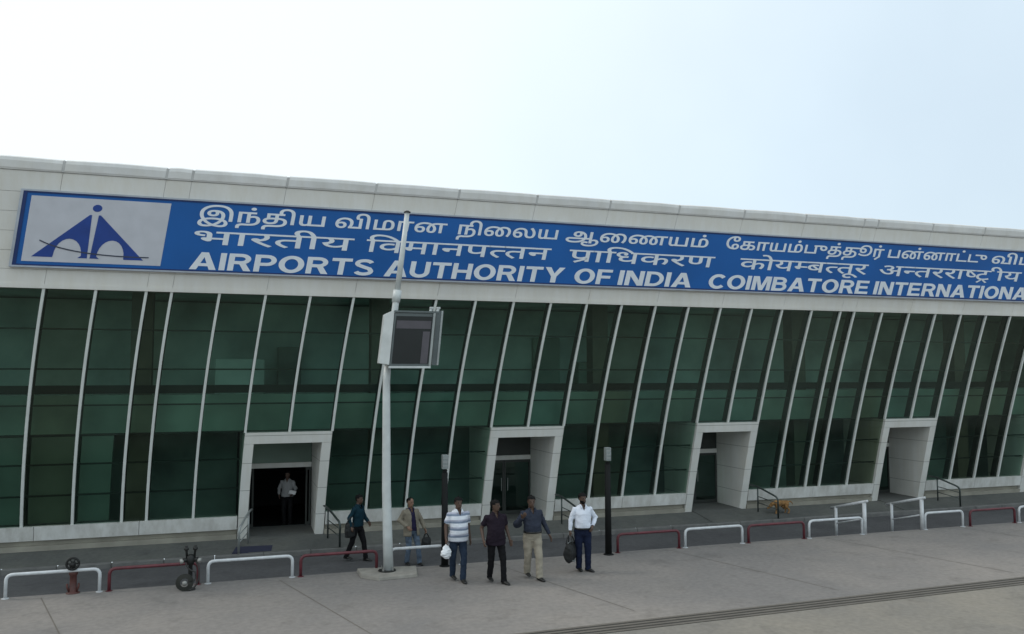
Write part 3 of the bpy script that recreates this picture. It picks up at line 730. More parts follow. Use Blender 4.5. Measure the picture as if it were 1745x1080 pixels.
# ------------------------------------------------------------------ hoop rails along the plaza edge
def hoop(x0, x1, y, h, m, label, grp):
    t = thing('hoop_rail', label, 'rail', ((x0 + x1) / 2, y, 0), 0, grp)
    a, b = (x0 - x1) / 2, (x1 - x0) / 2; r = .13
    bm = bmesh.new()
    tube(bm, [(a, 0, 0), (a, 0, h - r)] + arc((a, 0, h - r), (a, 0, h), (a + r, 0, h))[1:] + [(b - r, 0, h)] + arc((b - r, 0, h), (b, 0, h), (b, 0, h - r))[1:] + [(b, 0, 0)], .034, 12)
    obj('hoop', bm, m, t, True)
    for q in (a, b):
        bm = bmesh.new(); lathe(bm, [(.07, .002), (.07, .012), (.04, .018)], (q, 0, 0), 14); obj('foot', bm, m, t)
    return t
RAILS = [
 (-4.26, -2.56, 'w', 'white hoop rail at the far left edge of the plaza'),
 (-2.38, -.66, 'r', 'dark red hoop rail behind the dark double hydrant'),
 (-.46, 1.29, 'w', 'white hoop rail in front of the open first doorway'),
 (1.47, 3.15, 'r', 'red hoop rail beside the concrete slab of the mast, man in teal behind it'),
 (3.46, 5.15, 'w', 'white hoop rail with the man in the tan jacket behind it'),
 (9.20, 10.94, 'r', 'red hoop rail next to the black post that stands alone'),
 (11.12, 12.83, 'w', 'white hoop rail between two red rails'),
 (13.02, 14.78, 'r', 'red hoop rail in front of the tan dog'),
 (14.95, 16.72, 'w', 'white hoop rail joined to the left stair handrail'),
 (18.95, 20.34, 'w', 'white hoop rail joined to the right stair handrail'),
 (20.62, 22.35, 'r', 'red hoop rail right of the stair handrails'),
 (22.53, 24.2, 'w', 'white hoop rail cut off by the right edge of the photo')]
for a, b, k, lb in RAILS:
    hoop(a, b, 19.22, .47 if k == 'w' else .455, M['rail_' + k], lb, 'white hoop rails' if k == 'w' else 'red hoop rails')
def stair_rail(x, label):
    t = thing('stair_handrail', label, 'handrail', (x, 19.24, 0), 0, 'white handrails of the plaza stair')
    bm = bmesh.new(); tube(bm, [(0, 0, 0), (0, 0, .86)], .055, 12); obj('near_post', bm, M['rail_w'], t, True)
    bm = bmesh.new(); tube(bm, [(-.04, 1.12, ROADZ), (-.04, 1.12, .60)], .042, 12); obj('far_post', bm, M['rail_w'], t, True)
    bm = bmesh.new(); tube(bm, [(.01, -.12, .93), (-.05, 1.32, .53)], .036, 12); obj('top_rail', bm, M['rail_w'], t, True)
    bm = bmesh.new(); tube(bm, [(0, .03, .42), (-.04, 1.09, .12)], .022, 10); obj('lower_rail', bm, M['rail_w'], t, True)
stair_rail(16.83, 'white sloping handrail on the left side of the plaza stair')
stair_rail(18.86, 'white sloping handrail on the right side of the plaza stair')
bm = bmesh.new(); box(bm, (16.7, EDGE + .003, -.6), (19.0, EDGE + .35, -.10)); struct('plaza_stair', bm, M['kerb'])
bm = bmesh.new(); box(bm, (16.7, EDGE + .353, -.6), (19.0, EDGE + .70, -.20)); struct('plaza_stair', bm, M['kerb'])

# ------------------------------------------------------------------ hydrants
H = thing('fire_hydrant', 'red oxide hydrant post with dark round valve wheel behind the leftmost white rail', 'hydrant', (-3.06, 19.28, 0))
bm = bmesh.new(); lathe(bm, [(.13, 0), (.13, .02), (.07, .03), (.065, .36), (.085, .38), (.085, .44), (.06, .46)], n=18); obj('standpipe', bm, M['rust'], H, True)
for sx_ in (-1, 1):
    bm = bmesh.new(); tube(bm, [(sx_ * .06, -.01, .02), (sx_ * .10, -.02, .12), (sx_ * .11, -.02, .20)], .022, 8); obj('brace', bm, M['rust'], H, True)
bm = bmesh.new(); lathe(bm, [(.05, .45), (.06, .5), (.045, .57)], n=14); tube(bm, [(-.01, 0, .6), (-.01, -.16, .6)], .05, 12); obj('valve_body', bm, M['iron'], H, True)
bm = bmesh.new(); tube(bm, [(.115 * math.cos(i * math.pi / 10), -.13, .62 + .115 * math.sin(i * math.pi / 10)) for i in range(21)], .024, 8)
for i in range(3):
    a = i * math.pi / 3; tube(bm, [(.11 * math.cos(a), -.13, .62 + .11 * math.sin(a)), (-.11 * math.cos(a), -.13, .62 - .11 * math.sin(a))], .014, 6)
obj('valve_wheel', bm, M['iron'], H, True)
H = thing('fire_hydrant', 'dark double-outlet hydrant with pale caps, two upright stems and a coiled hose at its foot', 'hydrant', (-.80, 18.84, 0))
bm = bmesh.new(); lathe(bm, [(.11, 0), (.11, .02), (.045, .03), (.042, .50), (.07, .53), (.085, .60), (.075, .68), (.04, .72)], n=18); obj('standpipe', bm, M['iron'], H, True)
for q in (-1, 1):
    bm = bmesh.new(); tube(bm, [(q * .05, 0, .60), (q * .16, -.03, .62)], .05, 12); A_ = obj('outlet', bm, M['iron'], H, True)
    bm = bmesh.new(); tube(bm, [(q * .145, -.03, .60), (q * .205, -.05, .59)], .052, 12); obj('outlet_cap', bm, M['brass'], A_, True)
    bm = bmesh.new(); tube(bm, [(q * .07, 0, .64), (q * .085, 0, .80), (q * .09, 0, .90)], [.024, .024, .030], 10); lathe(bm, [(.028, .80), (.05, .82), (.05, .85), (.02, .87)], (q * .088, 0, 0), 12); obj('valve_stem', bm, M['iron'], H, True)
bm = bmesh.new()
for k in range(4):
    rr = .165 - .022 * k; tube(bm, [(-.10 + rr * math.cos(i * math.pi / 9), -.12 - .01 * k, .18 + rr * math.sin(i * math.pi / 9)) for i in range(19)], .013, 8)
obj('hose_coil', bm, mat('grey_hose', (.028, .029, .024), .8), H, True)
bm = bmesh.new(); tube(bm, [(-.10, -.14, .17), (-.10, -.18, .17)], .05, 14); obj('hose_nozzle', bm, M['brass'], H, True)
bm = bmesh.new(); tube(bm, arc((.10, -.04, .58), (.20, -.10, .46), (.17, -.10, .25), 6) + arc((.17, -.10, .25), (.13, -.12, .03), (-.02, -.13, .02), 6)[1:], .018, 8); tube(bm, arc((-.10, -.04, .58), (-.06, -.12, .42), (.10, -.12, .38), 6) + arc((.10, -.12, .38), (.14, -.12, .2), (.03, -.13, .16), 6)[1:], .014, 8); obj('hose_tail', bm, mat('dark_hose', (.03, .03, .028), .8), H, True)

# ------------------------------------------------------------------ handrails at the doors, mat
def door_rail(x, rightside, m, label):
    t = thing('door_handrail', label, 'handrail', (x, 23.3, -.06), 0, 'handrails beside the doorways')
    s = 1 if rightside else -1
    bm = bmesh.new(); tube(bm, [(-.02 * s, .62, .86), (.05 * s, .35, .84), (.16 * s, .0, .72), (.24 * s, -.30, .62)] + arc((.24 * s, -.30, .62), (.30 * s, -.42, .58), (.30 * s, -.42, .44))[1:] + [(.30 * s, -.42, -.09)], .03, 10); obj('top_rail', bm, m, t, True)
    bm = bmesh.new(); tube(bm, [(.06 * s, .32, .02), (.06 * s, .32, .83)], .024, 10); obj('post', bm, m, t, True)
    for z in (.25, .45):
        bm = bmesh.new(); tube(bm, [(.07 * s, .30, z + .06), (.29 * s, -.40, z - .06)], .013, 8); obj('bar', bm, m, t, True)
names = ['first doorway, the open one', 'second doorway, behind the walking men', 'third doorway, near the tan dog', 'fourth doorway, behind the stair handrails', 'fifth doorway at the right edge']
for i, (a, b) in enumerate(doors):
    if i < 4: door_rail(KX(b) - .02, True, M['steeld'], 'dark bent handrail on the right of the ' + names[i])
    if i in (0,): door_rail(KX(a) + .32, False, M['steell'], 'grey handrail on the left of the ' + names[i])
bm = bmesh.new(); prism(bm, [(.02, 22.99), (1.0, 22.99), (1.05, 23.42), (.12, 23.46)], lambda q: Vector((q[0], q[1], -.18 + (q[1] - 23.01) * .1442 + .028)), lambda q: Vector((q[0], q[1], -.18 + (q[1] - 23.01) * .1442 + .004)))
tag(obj('door_mat', bm, M['mat']), 'dark blue mat lying on the footpath left of the first doorway', 'mat')

# ------------------------------------------------------------------ people
def V(*a): return Vector(a)
def limb(bm, pts, rad, n=12, sub=3):
    """tapering limb through joints, rings spread along each bone"""
    P_, R_ = [], []
    for i in range(len(pts) - 1):
        for j in range(sub):
            t = j / sub; P_.append(Vector(pts[i]).lerp(Vector(pts[i + 1]), t)); R_.append(rad[i] * (1 - t) + rad[i + 1] * t)
    P_.append(Vector(pts[-1])); R_.append(rad[-1])
    return tube(bm, P_, R_, n)
def ring(c, rx, ry, rot=0, tilt=0):
    u = V(math.cos(rot), math.sin(rot), 0); v = V(-math.sin(rot), math.cos(rot), 0)
    return (c, u * rx, v * ry + V(0, 0, tilt * ry))
def hand(bm, wr, d, palm, curl, s=1.0, side=1):
    """wr wrist, d direction of the forearm, palm = palm normal; four unequal fingers and a thumb from the palm's side"""
    d = d.normalized(); palm = (palm - d * palm.dot(d)).normalized(); ac = d.cross(palm) * side
    loft(bm, [(wr + d * t, ac * a * s, palm * b * s) for t, a, b in ((-.01, .024, .021), (.025, .034, .020), (.06, .043, .019), (.092, .042, .015))], 12)
    for i, (o, ln) in enumerate(((.031, .072), (.0105, .082), (-.0105, .076), (-.031, .06))):
        p = wr + d * .085 * s + ac * o * s; q = [p]; a = 0; dd = d
        for k in range(3):
            a += curl * (.55, .75, .5)[k]; dd = d * math.cos(a) + palm * math.sin(a)
            q.append(q[-1] + dd * ln * s * (.45, .32, .23)[k])
        tube(bm, q, [.0105 * s, .010 * s, .009 * s, .007 * s], 8)
    p = wr + d * .022 * s + ac * .028 * s
    t1 = (d * .7 + ac * .75 + palm * .25).normalized(); t2 = (d * .92 + ac * .2 + palm * (.2 + .4 * curl)).normalized()
    tube(bm, [p, p + t1 * .042 * s, p + t1 * .042 * s + t2 * .03 * s], [.0145 * s, .0125 * s, .009 * s], 8)
def person(label, loc, rz, ht, J, top, bottom, sleeve='long', hem=.86, skin='skin', build=1.0, belly=0.0, head_yaw=0, head_tilt=0, belt=False, jacket=None, hair='full', beard=False, collar=True, curl=(.5, .5), legw=1.0, seed=1):
    """J: joints for a 1.75 m figure facing -Y; x to the viewer's right. sh/el/wr/kn/an per side 'l' (viewer's left) and 'r', plus lean"""
    k = ht / 1.75
    t = thing('person', label, 'person', loc, rz)
    lean = Vector(J.get('lean', (0, 0, 0)))
    def L(z): return lean * max(0, (z - .9) / .85)
    b = build
    # --- joints
    hipc = {'l': V(-.095, 0, .90), 'r': V(.095, 0, .90)}
    sh = {'l': V(-.178 * b, .012, 1.372) + L(1.4), 'r': V(.178 * b, .012, 1.372) + L(1.4)}
    el = {s: Vector(J['el' + s]) for s in 'lr'}; wr = {s: Vector(J['wr' + s]) for s in 'lr'}
    kn = {s: Vector(J['kn' + s]) for s in 'lr'}; an = {s: Vector(J['an' + s]) for s in 'lr'}
    torso = [(.80, .11, .09, 0), (.86, .165, .115, 0), (.94, .172, .122, 0), (1.04, .158, .115, -.012), (1.14, .160, .118, -.016), (1.26, .172, .122, -.008), (1.35, .174, .112, 0), (1.40, .146, .092, .006), (1.435, .112, .078, .010), (1.47, .076, .068, .012), (1.492, .058, .060, .01)]
    def trings(grow, z0, z1, flare=0):
        out = []
        for z, rx, ry, y in torso:
            if z < z0 - .001 or z > z1 + .001: continue
            bl = belly * math.exp(-((z - 1.06) / .13) ** 2)
            out.append(ring(V(0, y - bl * .6, z) + L(z), rx * b + grow + flare * max(0, 1.1 - z), ry * b + grow + bl * .5 + flare * max(0, 1.1 - z)))
        return out
    hy = R(head_yaw)
    hc = L(1.62) + V(0, -.014, -.012)
    def H_(x, y, z):                                   # head space to body space
        c, s_ = math.cos(hy), math.sin(hy); zz = z - 1.54
        y2 = y - math.sin(R(head_tilt)) * zz
        return hc + V(x * c - y2 * s_, x * s_ + y2 * c, 1.54 + zz * math.cos(R(head_tilt)))
    def hring(z, rx, ry, y):
        c = H_(0, y, z); return (c, V(math.cos(hy), math.sin(hy), 0) * rx, V(-math.sin(hy), math.cos(hy), 0) * ry)
    headr = [(1.525, .030, .034, -.028), (1.54, .048, .058, -.018), (1.57, .060, .076, -.008), (1.60, .067, .086, 0), (1.635, .072, .092, .002), (1.67, .075, .097, .004), (1.705, .074, .096, .006), (1.735, .062, .080, .008), (1.755, .036, .048, .008), (1.762, .012, .016, .008)]
    # --- body
    bm = bmesh.new()
    loft(bm, trings(-.020, 0, 2), 20)
    limb(bm, [V(0, .012, 1.45) + L(1.45), V(0, .0, 1.56) + L(1.56)], [.064, .056], 14)
    loft(bm, [hring(*r) for r in headr], 20)
    loft(bm, [(H_(0, -.088 - .018 * q, 1.655 - .05 * q), V(math.cos(hy), math.sin(hy), 0) * (.007 + .012 * q), V(-math.sin(hy), math.cos(hy), 0) * .016) for q in (0, .5, .9, 1.02)], 8)
    for s in (-1, 1):
        loft(bm, [(H_(s * .074, .012, z), V(math.cos(hy), math.sin(hy), 0) * .010, V(-math.sin(hy), math.cos(hy), 0) * q) for z, q in ((1.605, .008), (1.63, .016), (1.66, .020), (1.675, .012))], 8)
    loft(bm, [(H_(0, -.082, z), V(math.cos(hy), math.sin(hy), 0) * q, V(-math.sin(hy), math.cos(hy), 0) * .014) for z, q in ((1.567, .016), (1.575, .024), (1.583, .022), (1.588, .012))], 10)
    for s in 'lr':
        limb(bm, [sh[s], el[s], wr[s]], [.052, .040, .027], 12)
        sd = -1 if s == 'l' else 1
        hand(bm, wr[s], wr[s] - el[s], Vector(J.get('palm' + s, (-sd, 0, 0))), curl[0 if s == 'l' else 1], 1.0, 1 if s == 'l' else -1)
        limb(bm, [hipc[s], kn[s], an[s], an[s] - V(0, 0, .03)], [.085, .056, .038, .036], 12)
    me = remesh(bm, .0085, 1); me.transform(Matrix.Scale(k, 4)); obj('body', me, M[skin], t)
    def add(name, bm_or_me, m):
        if isinstance(bm_or_me, bmesh.types.BMesh):
            bmesh.ops.recalc_face_normals(bm_or_me, faces=bm_or_me.faces[:]); q = bpy.data.meshes.new(name); bm_or_me.to_mesh(q); bm_or_me.free()
        else: q = bm_or_me
        q.transform(Matrix.Scale(k, 4)); return obj(name, q, M[m] if isinstance(m, str) else m, t, True)
    # --- eyes, hair, beard
    for s in (-1, 1):
        bm = bmesh.new(); bmesh.ops.create_icosphere(bm, subdivisions=2, radius=.0105, matrix=Matrix.Translation(H_(s * .030, -.083, 1.650))); add('eye', bm, 'eye')
    if hair:
        bm = bmesh.new(); loft(bm, [hring(z, rx * 1.12 + .006, ry * 1.12 + .006, y + .004) for z, rx, ry, y in headr[3:]] + [hring(1.792, .004, .005, .01)], 28)
        bmesh.ops.subdivide_edges(bm, edges=bm.edges[:], cuts=1)
        inv = lambda p: (Matrix.Rotation(-hy, 3, 'Z') @ (p - hc))
        line = .0 if hair == 'full' else .03
        kill = [f for f in bm.faces if (lambda q: q.z < (1.715 + line if q.y < -.045 else (1.665 if q.y < .02 else 1.60)) + line)(inv(f.calc_center_median()))]
        bmesh.ops.delete(bm, geom=kill, context='FACES')
        for v in bm.verts: v.co += (v.co - (hc + V(0, 0, 1.66))).normalized() * noise.noise(v.co * 55) * .006
        add('hair', bm, 'hair')
    if beard:
        bm = bmesh.new(); loft(bm, [hring(z, rx + .004, ry + .004, y) for z, rx, ry, y in headr[:4]], 20)
        inv = lambda p: (Matrix.Rotation(-hy, 3, 'Z') @ (p - hc))
        bmesh.ops.delete(bm, geom=[f for f in bm.faces if inv(f.calc_center_median()).y > -.0], context='FACES'); add('beard', bm, 'hair')
    # --- trousers
    bm = bmesh.new()
    loft(bm, trings(.010, .80, 1.05), 20)
    for s in 'lr':
        a, q = hipc[s], kn[s]
        limb(bm, [a + V(0, 0, .02), a.lerp(q, .35), q, q.lerp(an[s], .55), an[s] + V(0, .005, -.045)], [.098 * legw, .092 * legw, .071 * legw, .066 * legw, .064 * legw], 14)
    add('trousers', remesh(bm, .011, 2, .011, 7, seed), bottom)
    for s in 'lr':
        f = Vector(J.get('ft' + s, (0, -1, 0))).normalized(); a = an[s] - V(0, 0, .035); u = f.cross(V(0, 0, 1)); bm = bmesh.new()
        loft(bm, [(a + f * q + V(0, 0, dz), u * wd, V(0, 0, hh) + f * (hh * .1)) for q, dz, wd, hh in ((-.085, -.012, .022, .030), (-.06, -.008, .036, .042), (.0, -.004, .040, .052), (.06, -.016, .045, .036), (.12, -.026, .046, .026), (.17, -.032, .034, .020), (.19, -.036, .014, .012))], 14)
        for v in bm.verts: v.co.z = max(v.co.z, a.z - .055)
        add('shoe', bm, 'shoe')
    # --- upper garment
    bm = bmesh.new(); z0 = hem
    rs = trings(.020, z0 + .02, 1.47, .06 if hem < .95 else -.02)
    rs.insert(0, (rs[0][0] - V(0, 0, rs[0][0].z - z0), rs[0][1] * 1.0, rs[0][2] * 1.0)); loft(bm, rs, 24)
    for s in 'lr':
        inn = sh[s].lerp(V(0, 0, 1.36) + L(1.38), .45)
        if sleeve == 'long': limb(bm, [inn, sh[s], el[s], wr[s].lerp(el[s], .06)], [.080, .063, .053, .041], 14)
        else: limb(bm, [inn, sh[s], sh[s].lerp(el[s], .72)], [.080, .065, .064], 14)
    if collar: limb(bm, [V(0, .012, 1.44) + L(1.44), V(0, .002, 1.505) + L(1.5)], [.082, .066], 16)
    me = remesh(bm, .0105, 2, .013, 7, seed + 3); q = bmesh.new(); q.from_mesh(me); bpy.data.meshes.remove(me)
    vz = 1.375                                         # open collar: a V cut in the front of the shirt
    bmesh.ops.delete(q, geom=[f for f in q.faces if (lambda c: c.z > vz and c.y < -.02 + L(c.z).y and abs(c.x - L(c.z).x) < (c.z - vz) * .42 + .004)(f.calc_center_median())], context='FACES')
    add('shirt', q, top)
    if collar:
        for sd in (-1, 1):                             # collar flaps either side of the V
            bm = bmesh.new(); o_ = L(1.46)
            pts = [V(sd * .020, -.098, 1.395), V(sd * .066, -.098, 1.425), V(sd * .082, -.045, 1.488), V(sd * .058, -.050, 1.508), V(sd * .040, -.078, 1.470)]
            vs = [bm.verts.new(p + o_) for p in pts]; bm.faces.new(vs)
            ex = bmesh.ops.extrude_face_region(bm, geom=bm.faces[:]); bmesh.ops.translate(bm, verts=[e for e in ex['geom'] if isinstance(e, bmesh.types.BMVert)], vec=(0, -.008, .004)); add('collar', bm, top)
    if belt:
        bm = bmesh.new(); z = hem + .012
        rr = [r for r in trings(.026, .94, 1.04)]
        c, u, v = rr[-1]
        for dz in (0,): loft(bm, [(c + V(0, 0, q + (hem - c.z)), u * 1.01, v * 1.02) for q in (-.018, .018)], 24)
        add('belt', bm, 'shoe')
        bm = bmesh.new(); p = c + V(0, 0, hem - c.z) - v * 1.03; box(bm, (p.x - .022, p.y - .006, p.z - .018), (p.x + .022, p.y + .006, p.z + .018)); add('buckle', bevel(bm, .003), 'iron')
    if jacket:
        for sd, s in ((-1, 'l'), (1, 'r')):            # open jacket: two halves and sleeves
            pass
        bm = bmesh.new(); rs = trings(.034, .86, 1.47, .10); rs.insert(0, (rs[0][0] - V(0, 0, .10), rs[0][1] * 1.03, rs[0][2] * 1.03)); loft(bm, rs, 28)
        for s in 'lr':
            inn = sh[s].lerp(V(0, 0, 1.36) + L(1.38), .45)
            limb(bm, [inn, sh[s], el[s], wr[s].lerp(el[s], .04)], [.090, .074, .064, .050], 14)
        me = remesh(bm, .0115, 2, .008, 8, seed + 5); q = bmesh.new(); q.from_mesh(me); bpy.data.meshes.remove(me)
        bmesh.ops.delete(q, geom=[f for f in q.faces if (lambda c: c.y < -.05 and abs(c.x - L(c.z).x) < .055 + .06 * max(0, 1.3 - c.z))(f.calc_center_median())], context='FACES')
        add('jacket', q, jacket)
    return t
J1 = dict(ell=(-.27, .02, 1.15), wrl=(-.29, -.05, .90), elr=(.245, .05, 1.13), wrr=(.27, .0, .875), knl=(-.10, .05, .49), anl=(-.06, .16, .12), knr=(.085, -.12, .49), anr=(.05, -.16, .09))
p1 = person('man in white and grey striped polo and blue jeans carrying a white bag', (4.68, 17.76, 0), .12, 1.80, J1, 'stripe', 'jeans', 'short', .84, build=1.12, belly=.05, curl=(1.0, .4), seed=1)
J2 = dict(lean=(-.02, -.01, 0), ell=(-.29, .10, 1.15), wrl=(-.29, -.04, .91), elr=(.26, .06, 1.14), wrr=(.31, -.04, .89), knl=(-.09, .03, .49), anl=(-.085, .15, .12), knr=(.12, -.13, .49), anr=(.12, -.19, .09), ftr=(.35, -1, 0), palmr=(-.6, -.5, 0))
p2 = person('man in a dark purple untucked short sleeved shirt and black trousers looking sideways', (5.42, 17.38, 0), .05, 1.76, J2, 'purple', 'blackc', 'short', .80, build=1.10, belly=.03, head_yaw=42, seed=2)
J3 = dict(lean=(-.03, .0, 0), ell=(-.34, -.02, 1.17), wrl=(-.30, -.24, 1.34), elr=(.28, .03, 1.14), wrr=(.37, -.06, .91), knl=(-.08, .04, .49), anl=(-.06, .17, .13), knr=(.10, -.14, .49), anr=(.09, -.20, .09), ftr=(.3, -1, 0), palml=(.2, .8, .2))
p3 = person('man in a slate blue long sleeved shirt tucked into khaki trousers with a dark belt', (6.28, 17.44, 0), 0.0, 1.80, J3, 'slate', 'khaki', 'long', 1.0, build=1.10, belly=.05, head_yaw=-8, belt=True, legw=1.15, seed=3)
J4 = dict(ell=(-.27, .02, 1.16), wrl=(-.30, -.02, .91), elr=(.34, .08, 1.17), wrr=(.22, -.07, 1.0), knl=(-.09, .0, .49), anl=(-.06, .08, .10), knr=(.11, -.06, .49), anr=(.12, -.03, .09), ftr=(.5, -1, 0), palmr=(-.6, .7, 0))
p4 = person('man in a white long sleeved shirt and dark blue trousers holding a black bag', (7.60, 17.72, 0), -.05, 1.76, J4, 'whitec', 'jeansd', 'long', .97, build=1.05, belly=.02, head_yaw=10, beard=True, curl=(1.2, .6), legw=1.1, belt=True, seed=4)
J5 = dict(lean=(-.05, .02, 0), ell=(-.30, .10, 1.17), wrl=(-.20, -.16, 1.02), elr=(.27, -.02, 1.15), wrr=(.33, -.12, .92), knl=(-.10, -.04, .49), anl=(-.12, .04, .10), knr=(.13, -.12, .50), anr=(.17, -.14, .09), palml=(.4, .7, 0))
p5 = person('man in open tan jacket, violet shirt and faded jeans behind a white rail', (4.30, 20.9, ROADZ), .25, 1.66, J5, 'violet', 'jeansl', 'long', .90, skin='skin2', head_yaw=20, jacket='tanj', hair='thin', curl=(.6, 1.1), seed=5)
J6 = dict(lean=(.0, -.05, 0), ell=(-.28, .08, 1.16), wrl=(-.30, .0, .93), elr=(.27, -.04, 1.15), wrr=(.20, -.22, 1.0), knl=(-.10, .10, .50), anl=(-.11, .26, .14), knr=(.10, -.14, .49), anr=(.10, -.22, .09))
p6 = person('man in dark teal shirt and black trousers striding behind a red rail', (3.06, 21.75, ROADZ), .85, 1.68, J6, 'teal', 'blackc', 'long', .92, curl=(1.0, .5), seed=6)
J7 = dict(ell=(-.27, .02, 1.16), wrl=(-.24, -.14, .98), elr=(.27, -.02, 1.16), wrr=(.20, -.24, 1.02), knl=(-.10, -.02, .49), anl=(-.09, .05, .09), knr=(.10, -.02, .49), anr=(.10, .0, .09), palmr=(-.5, 0, .8))
p7 = person('man in a white shirt and dark trousers standing inside the open doorway with a paper', (1.55, 25.85, .008), -.2, 1.58, J7, 'greyw', 'blackc', 'long', .92, head_yaw=-20, curl=(.4, 1.0), seed=7)

def held(p, q):                                        # a point of a figure, in the scene
    bpy.context.view_layer.update(); return p.matrix_world @ Vector(q)
# white plastic bag in the striped man's hand
c = held(p1, (-.30, -.075, .80))
bm = bmesh.new(); loft(bm, [(V(.012 * math.sin(z * 40), .01 * math.cos(z * 31), z), V(rx, 0, 0), V(0, ry, 0)) for z, rx, ry in ((.07, .012, .01), (.03, .022, .016), (-.02, .055, .03), (-.09, .105, .055), (-.17, .12, .07), (-.24, .10, .06), (-.28, .05, .03))], 18)
me = remesh(bm, .010, 1, .022, 11, 3); o = obj('plastic_bag', me, M['plastic']); o.location = c; tag(o, 'crumpled white plastic bag hanging from the hand of the striped man', 'bag')
# black holdall of the man in white
c = held(p4, (-.31, -.04, .80)); t = thing('holdall', 'black holdall with handles hanging from the hand of the man in the white shirt', 'bag', c - Vector((0, 0, .57)), .9); t.scale = (.92, 1.05, 1.36)
bm = bmesh.new(); loft(bm, [(V(x_, 0, .16), V(0, ry, 0), V(0, 0, rz_)) for x_, ry, rz_ in ((-.235, .07, .10), (-.21, .10, .145), (-.1, .115, .165), (.1, .115, .165), (.21, .10, .145), (.235, .07, .10))], 16)
obj('bag_body', remesh(bm, .012, 2, .012, 9, 2), M['bag'], t)
for q in (-1, 1):
    bm = bmesh.new(); tube(bm, arc((-.11, q * .07, .30), (0, q * .01, .56), (.11, q * .07, .30), 8), .011, 8); obj('handle', bm, M['bag'], t, True)
bm = bmesh.new(); tube(bm, arc((-.22, .0, .18), (-.05, -.17, -.12), (.2, -.03, .14), 8), .012, 8); obj('strap', bm, M['steell'], t, True)
bm = bmesh.new(); tube(bm, [(-.2, 0, .335), (.2, 0, .335)], .008, 6); obj('zip', bm, M['steell'], t)
# black bag of the man in the jacket
c = held(p5, (.34, -.14, .80)); t = thing('hand_bag', 'small black bag hanging from the hand of the man in the tan jacket', 'bag', c - Vector((0, 0, .36)), .2)
bm = bmesh.new(); loft(bm, [(V(0, 0, z), V(rx, 0, 0), V(0, ry, 0)) for z, rx, ry in ((0, .10, .04), (.02, .13, .055), (.12, .135, .06), (.20, .115, .045), (.22, .09, .03))], 16); obj('bag_body', remesh(bm, .011, 2, .010, 9, 5), M['bag'], t)
for q in (-1, 1):
    bm = bmesh.new(); tube(bm, arc((-.07, q * .025, .20), (0, q * .01, .46), (.07, q * .025, .20), 8), .009, 8); obj('handle', bm, M['bag'], t, True)
# shoulder bag of the man in teal
c = held(p6, (-.27, .05, .84)); t = thing('shoulder_bag', 'black bag at the side of the man in the dark teal shirt', 'bag', c - Vector((0, 0, .20)), .5)
bm = bmesh.new(); loft(bm, [(V(0, 0, z), V(rx, 0, 0), V(0, ry, 0)) for z, rx, ry in ((0, .12, .05), (.02, .15, .065), (.2, .15, .07), (.34, .13, .055), (.36, .10, .04))], 16); obj('bag_body', remesh(bm, .012, 2, .010, 9, 6), M['bag'], t)
bm = bmesh.new(); tube(bm, [(-.12, 0, .33), (-.05, -.03, .46), (.10, -.04, .60), (.20, 0, .68)], .014, 8); obj('strap', bm, M['bag'], t, True)
bm = bmesh.new(); loft(bm, [(V(0, -.066, z), V(rx, 0, 0), V(0, .012, 0)) for z, rx in ((.03, .09), (.06, .11), (.16, .11), (.19, .09))], 12); obj('pocket', bm, M['bag'], t)
# paper of the man in the doorway
c = held(p7, (.19, -.31, .98)); bm = bmesh.new()
v = [[bm.verts.new((-.10 + .2 * i / 6, -.07 + .14 * j, .012 * math.sin(i * .9))) for j in (0, 1)] for i in range(7)]
for i in range(6): bm.faces.new((v[i][0], v[i + 1][0], v[i + 1][1], v[i][1]))
r = bmesh.ops.extrude_face_region(bm, geom=bm.faces[:]); bmesh.ops.translate(bm, verts=[e for e in r['geom'] if isinstance(e, bmesh.types.BMVert)], vec=(0, 0, .004))
o = obj('paper_sheet', bm, M['paper']); o.location = c; o.rotation_euler = (R(35), R(8), -.3); tag(o, 'white sheet of paper in the hands of the man inside the doorway', 'paper')

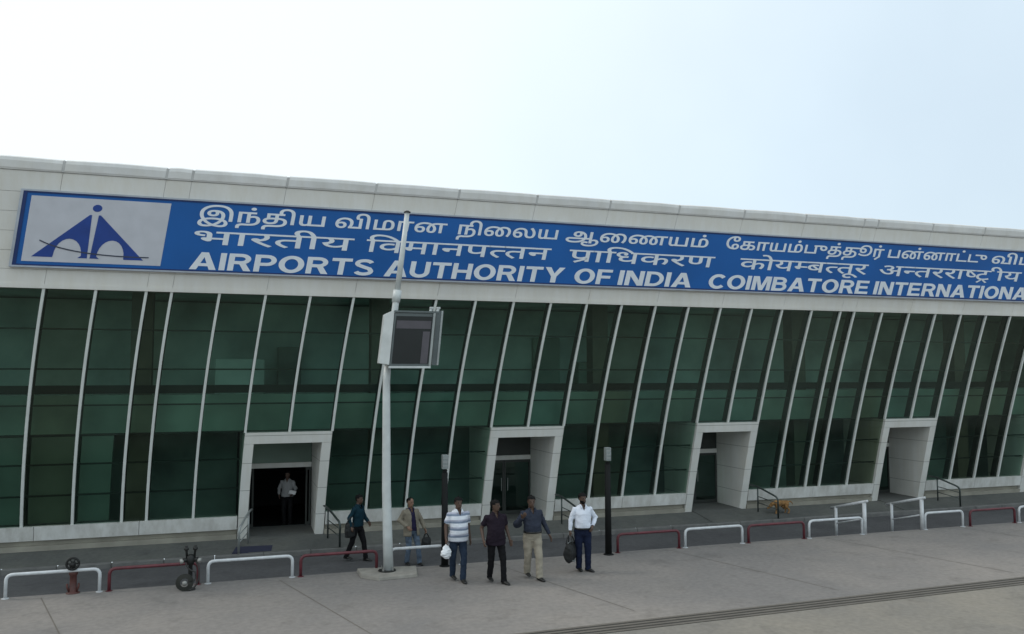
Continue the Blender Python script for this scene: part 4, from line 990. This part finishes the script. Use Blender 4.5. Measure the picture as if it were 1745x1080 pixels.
# ------------------------------------------------------------------ dog
DG = thing('dog', 'small tan dog with lowered head on the footpath right of the third doorway', 'dog', (17.15, 23.45, -.115), R(172))
bm = bmesh.new()                                       # faces +X locally
loft(bm, [(V(x_, 0, z), V(0, ry, 0), V(.0, 0, rz_)) for x_, z, ry, rz_ in ((-.27, .345, .05, .055), (-.22, .345, .075, .085), (-.10, .345, .075, .080), (.03, .335, .085, .100), (.14, .325, .09, .115), (.21, .335, .07, .09), (.25, .345, .045, .06))], 16)
limb(bm, [(.20, 0, .36), (.29, 0, .33), (.355, 0, .265)], [.075, .058, .052], 12)
loft(bm, [(V(.33, 0, .275), V(0, .045, 0), V(.02, 0, .045)), (V(.365, 0, .255), V(0, .056, 0), V(.02, 0, .055)), (V(.40, 0, .235), V(0, .05, 0), V(.02, 0, .045)), (V(.43, 0, .21), V(0, .03, 0), V(.015, 0, .028)), (V(.475, 0, .18), V(0, .025, 0), V(.012, 0, .022)), (V(.495, 0, .168), V(0, .014, 0), V(.006, 0, .012))], 14)
for s in (-1, 1):
    limb(bm, [(.355, s * .04, .295), (.335, s * .06, .32), (.32, s * .068, .29)], [.020, .018, .008], 8)
    fx = .03 * s
    limb(bm, [(.17, s * .06, .32), (.155 + fx, s * .062, .20), (.17 + fx, s * .06, .10), (.165 + fx, s * .06, .03), (.195 + fx, s * .06, .018)], [.055, .034, .024, .020, .022], 10)
    limb(bm, [(-.20, s * .055, .33), (-.13 - fx, s * .062, .215), (-.235 - fx, s * .06, .125), (-.215 - fx, s * .06, .035), (-.18 - fx, s * .06, .018)], [.075, .050, .026, .020, .022], 10)
limb(bm, [(-.25, 0, .375), (-.33, 0, .39), (-.40, 0, .34), (-.43, 0, .28)], [.026, .022, .018, .010], 8)
obj('body', remesh(bm, .009, 2, .004, 20, 1), M['dog'], DG)
for s in (-1, 1):
    bm = bmesh.new(); bmesh.ops.create_icosphere(bm, subdivisions=2, radius=.009, matrix=Matrix.Translation((.405, s * .036, .262))); obj('eye', bm, M['eye'], DG, True)
bm = bmesh.new(); bmesh.ops.create_icosphere(bm, subdivisions=2, radius=.013, matrix=Matrix.Translation((.497, 0, .172))); obj('nose', bm, M['eye'], DG, True)

bpy.data.scenes.remove(S2)
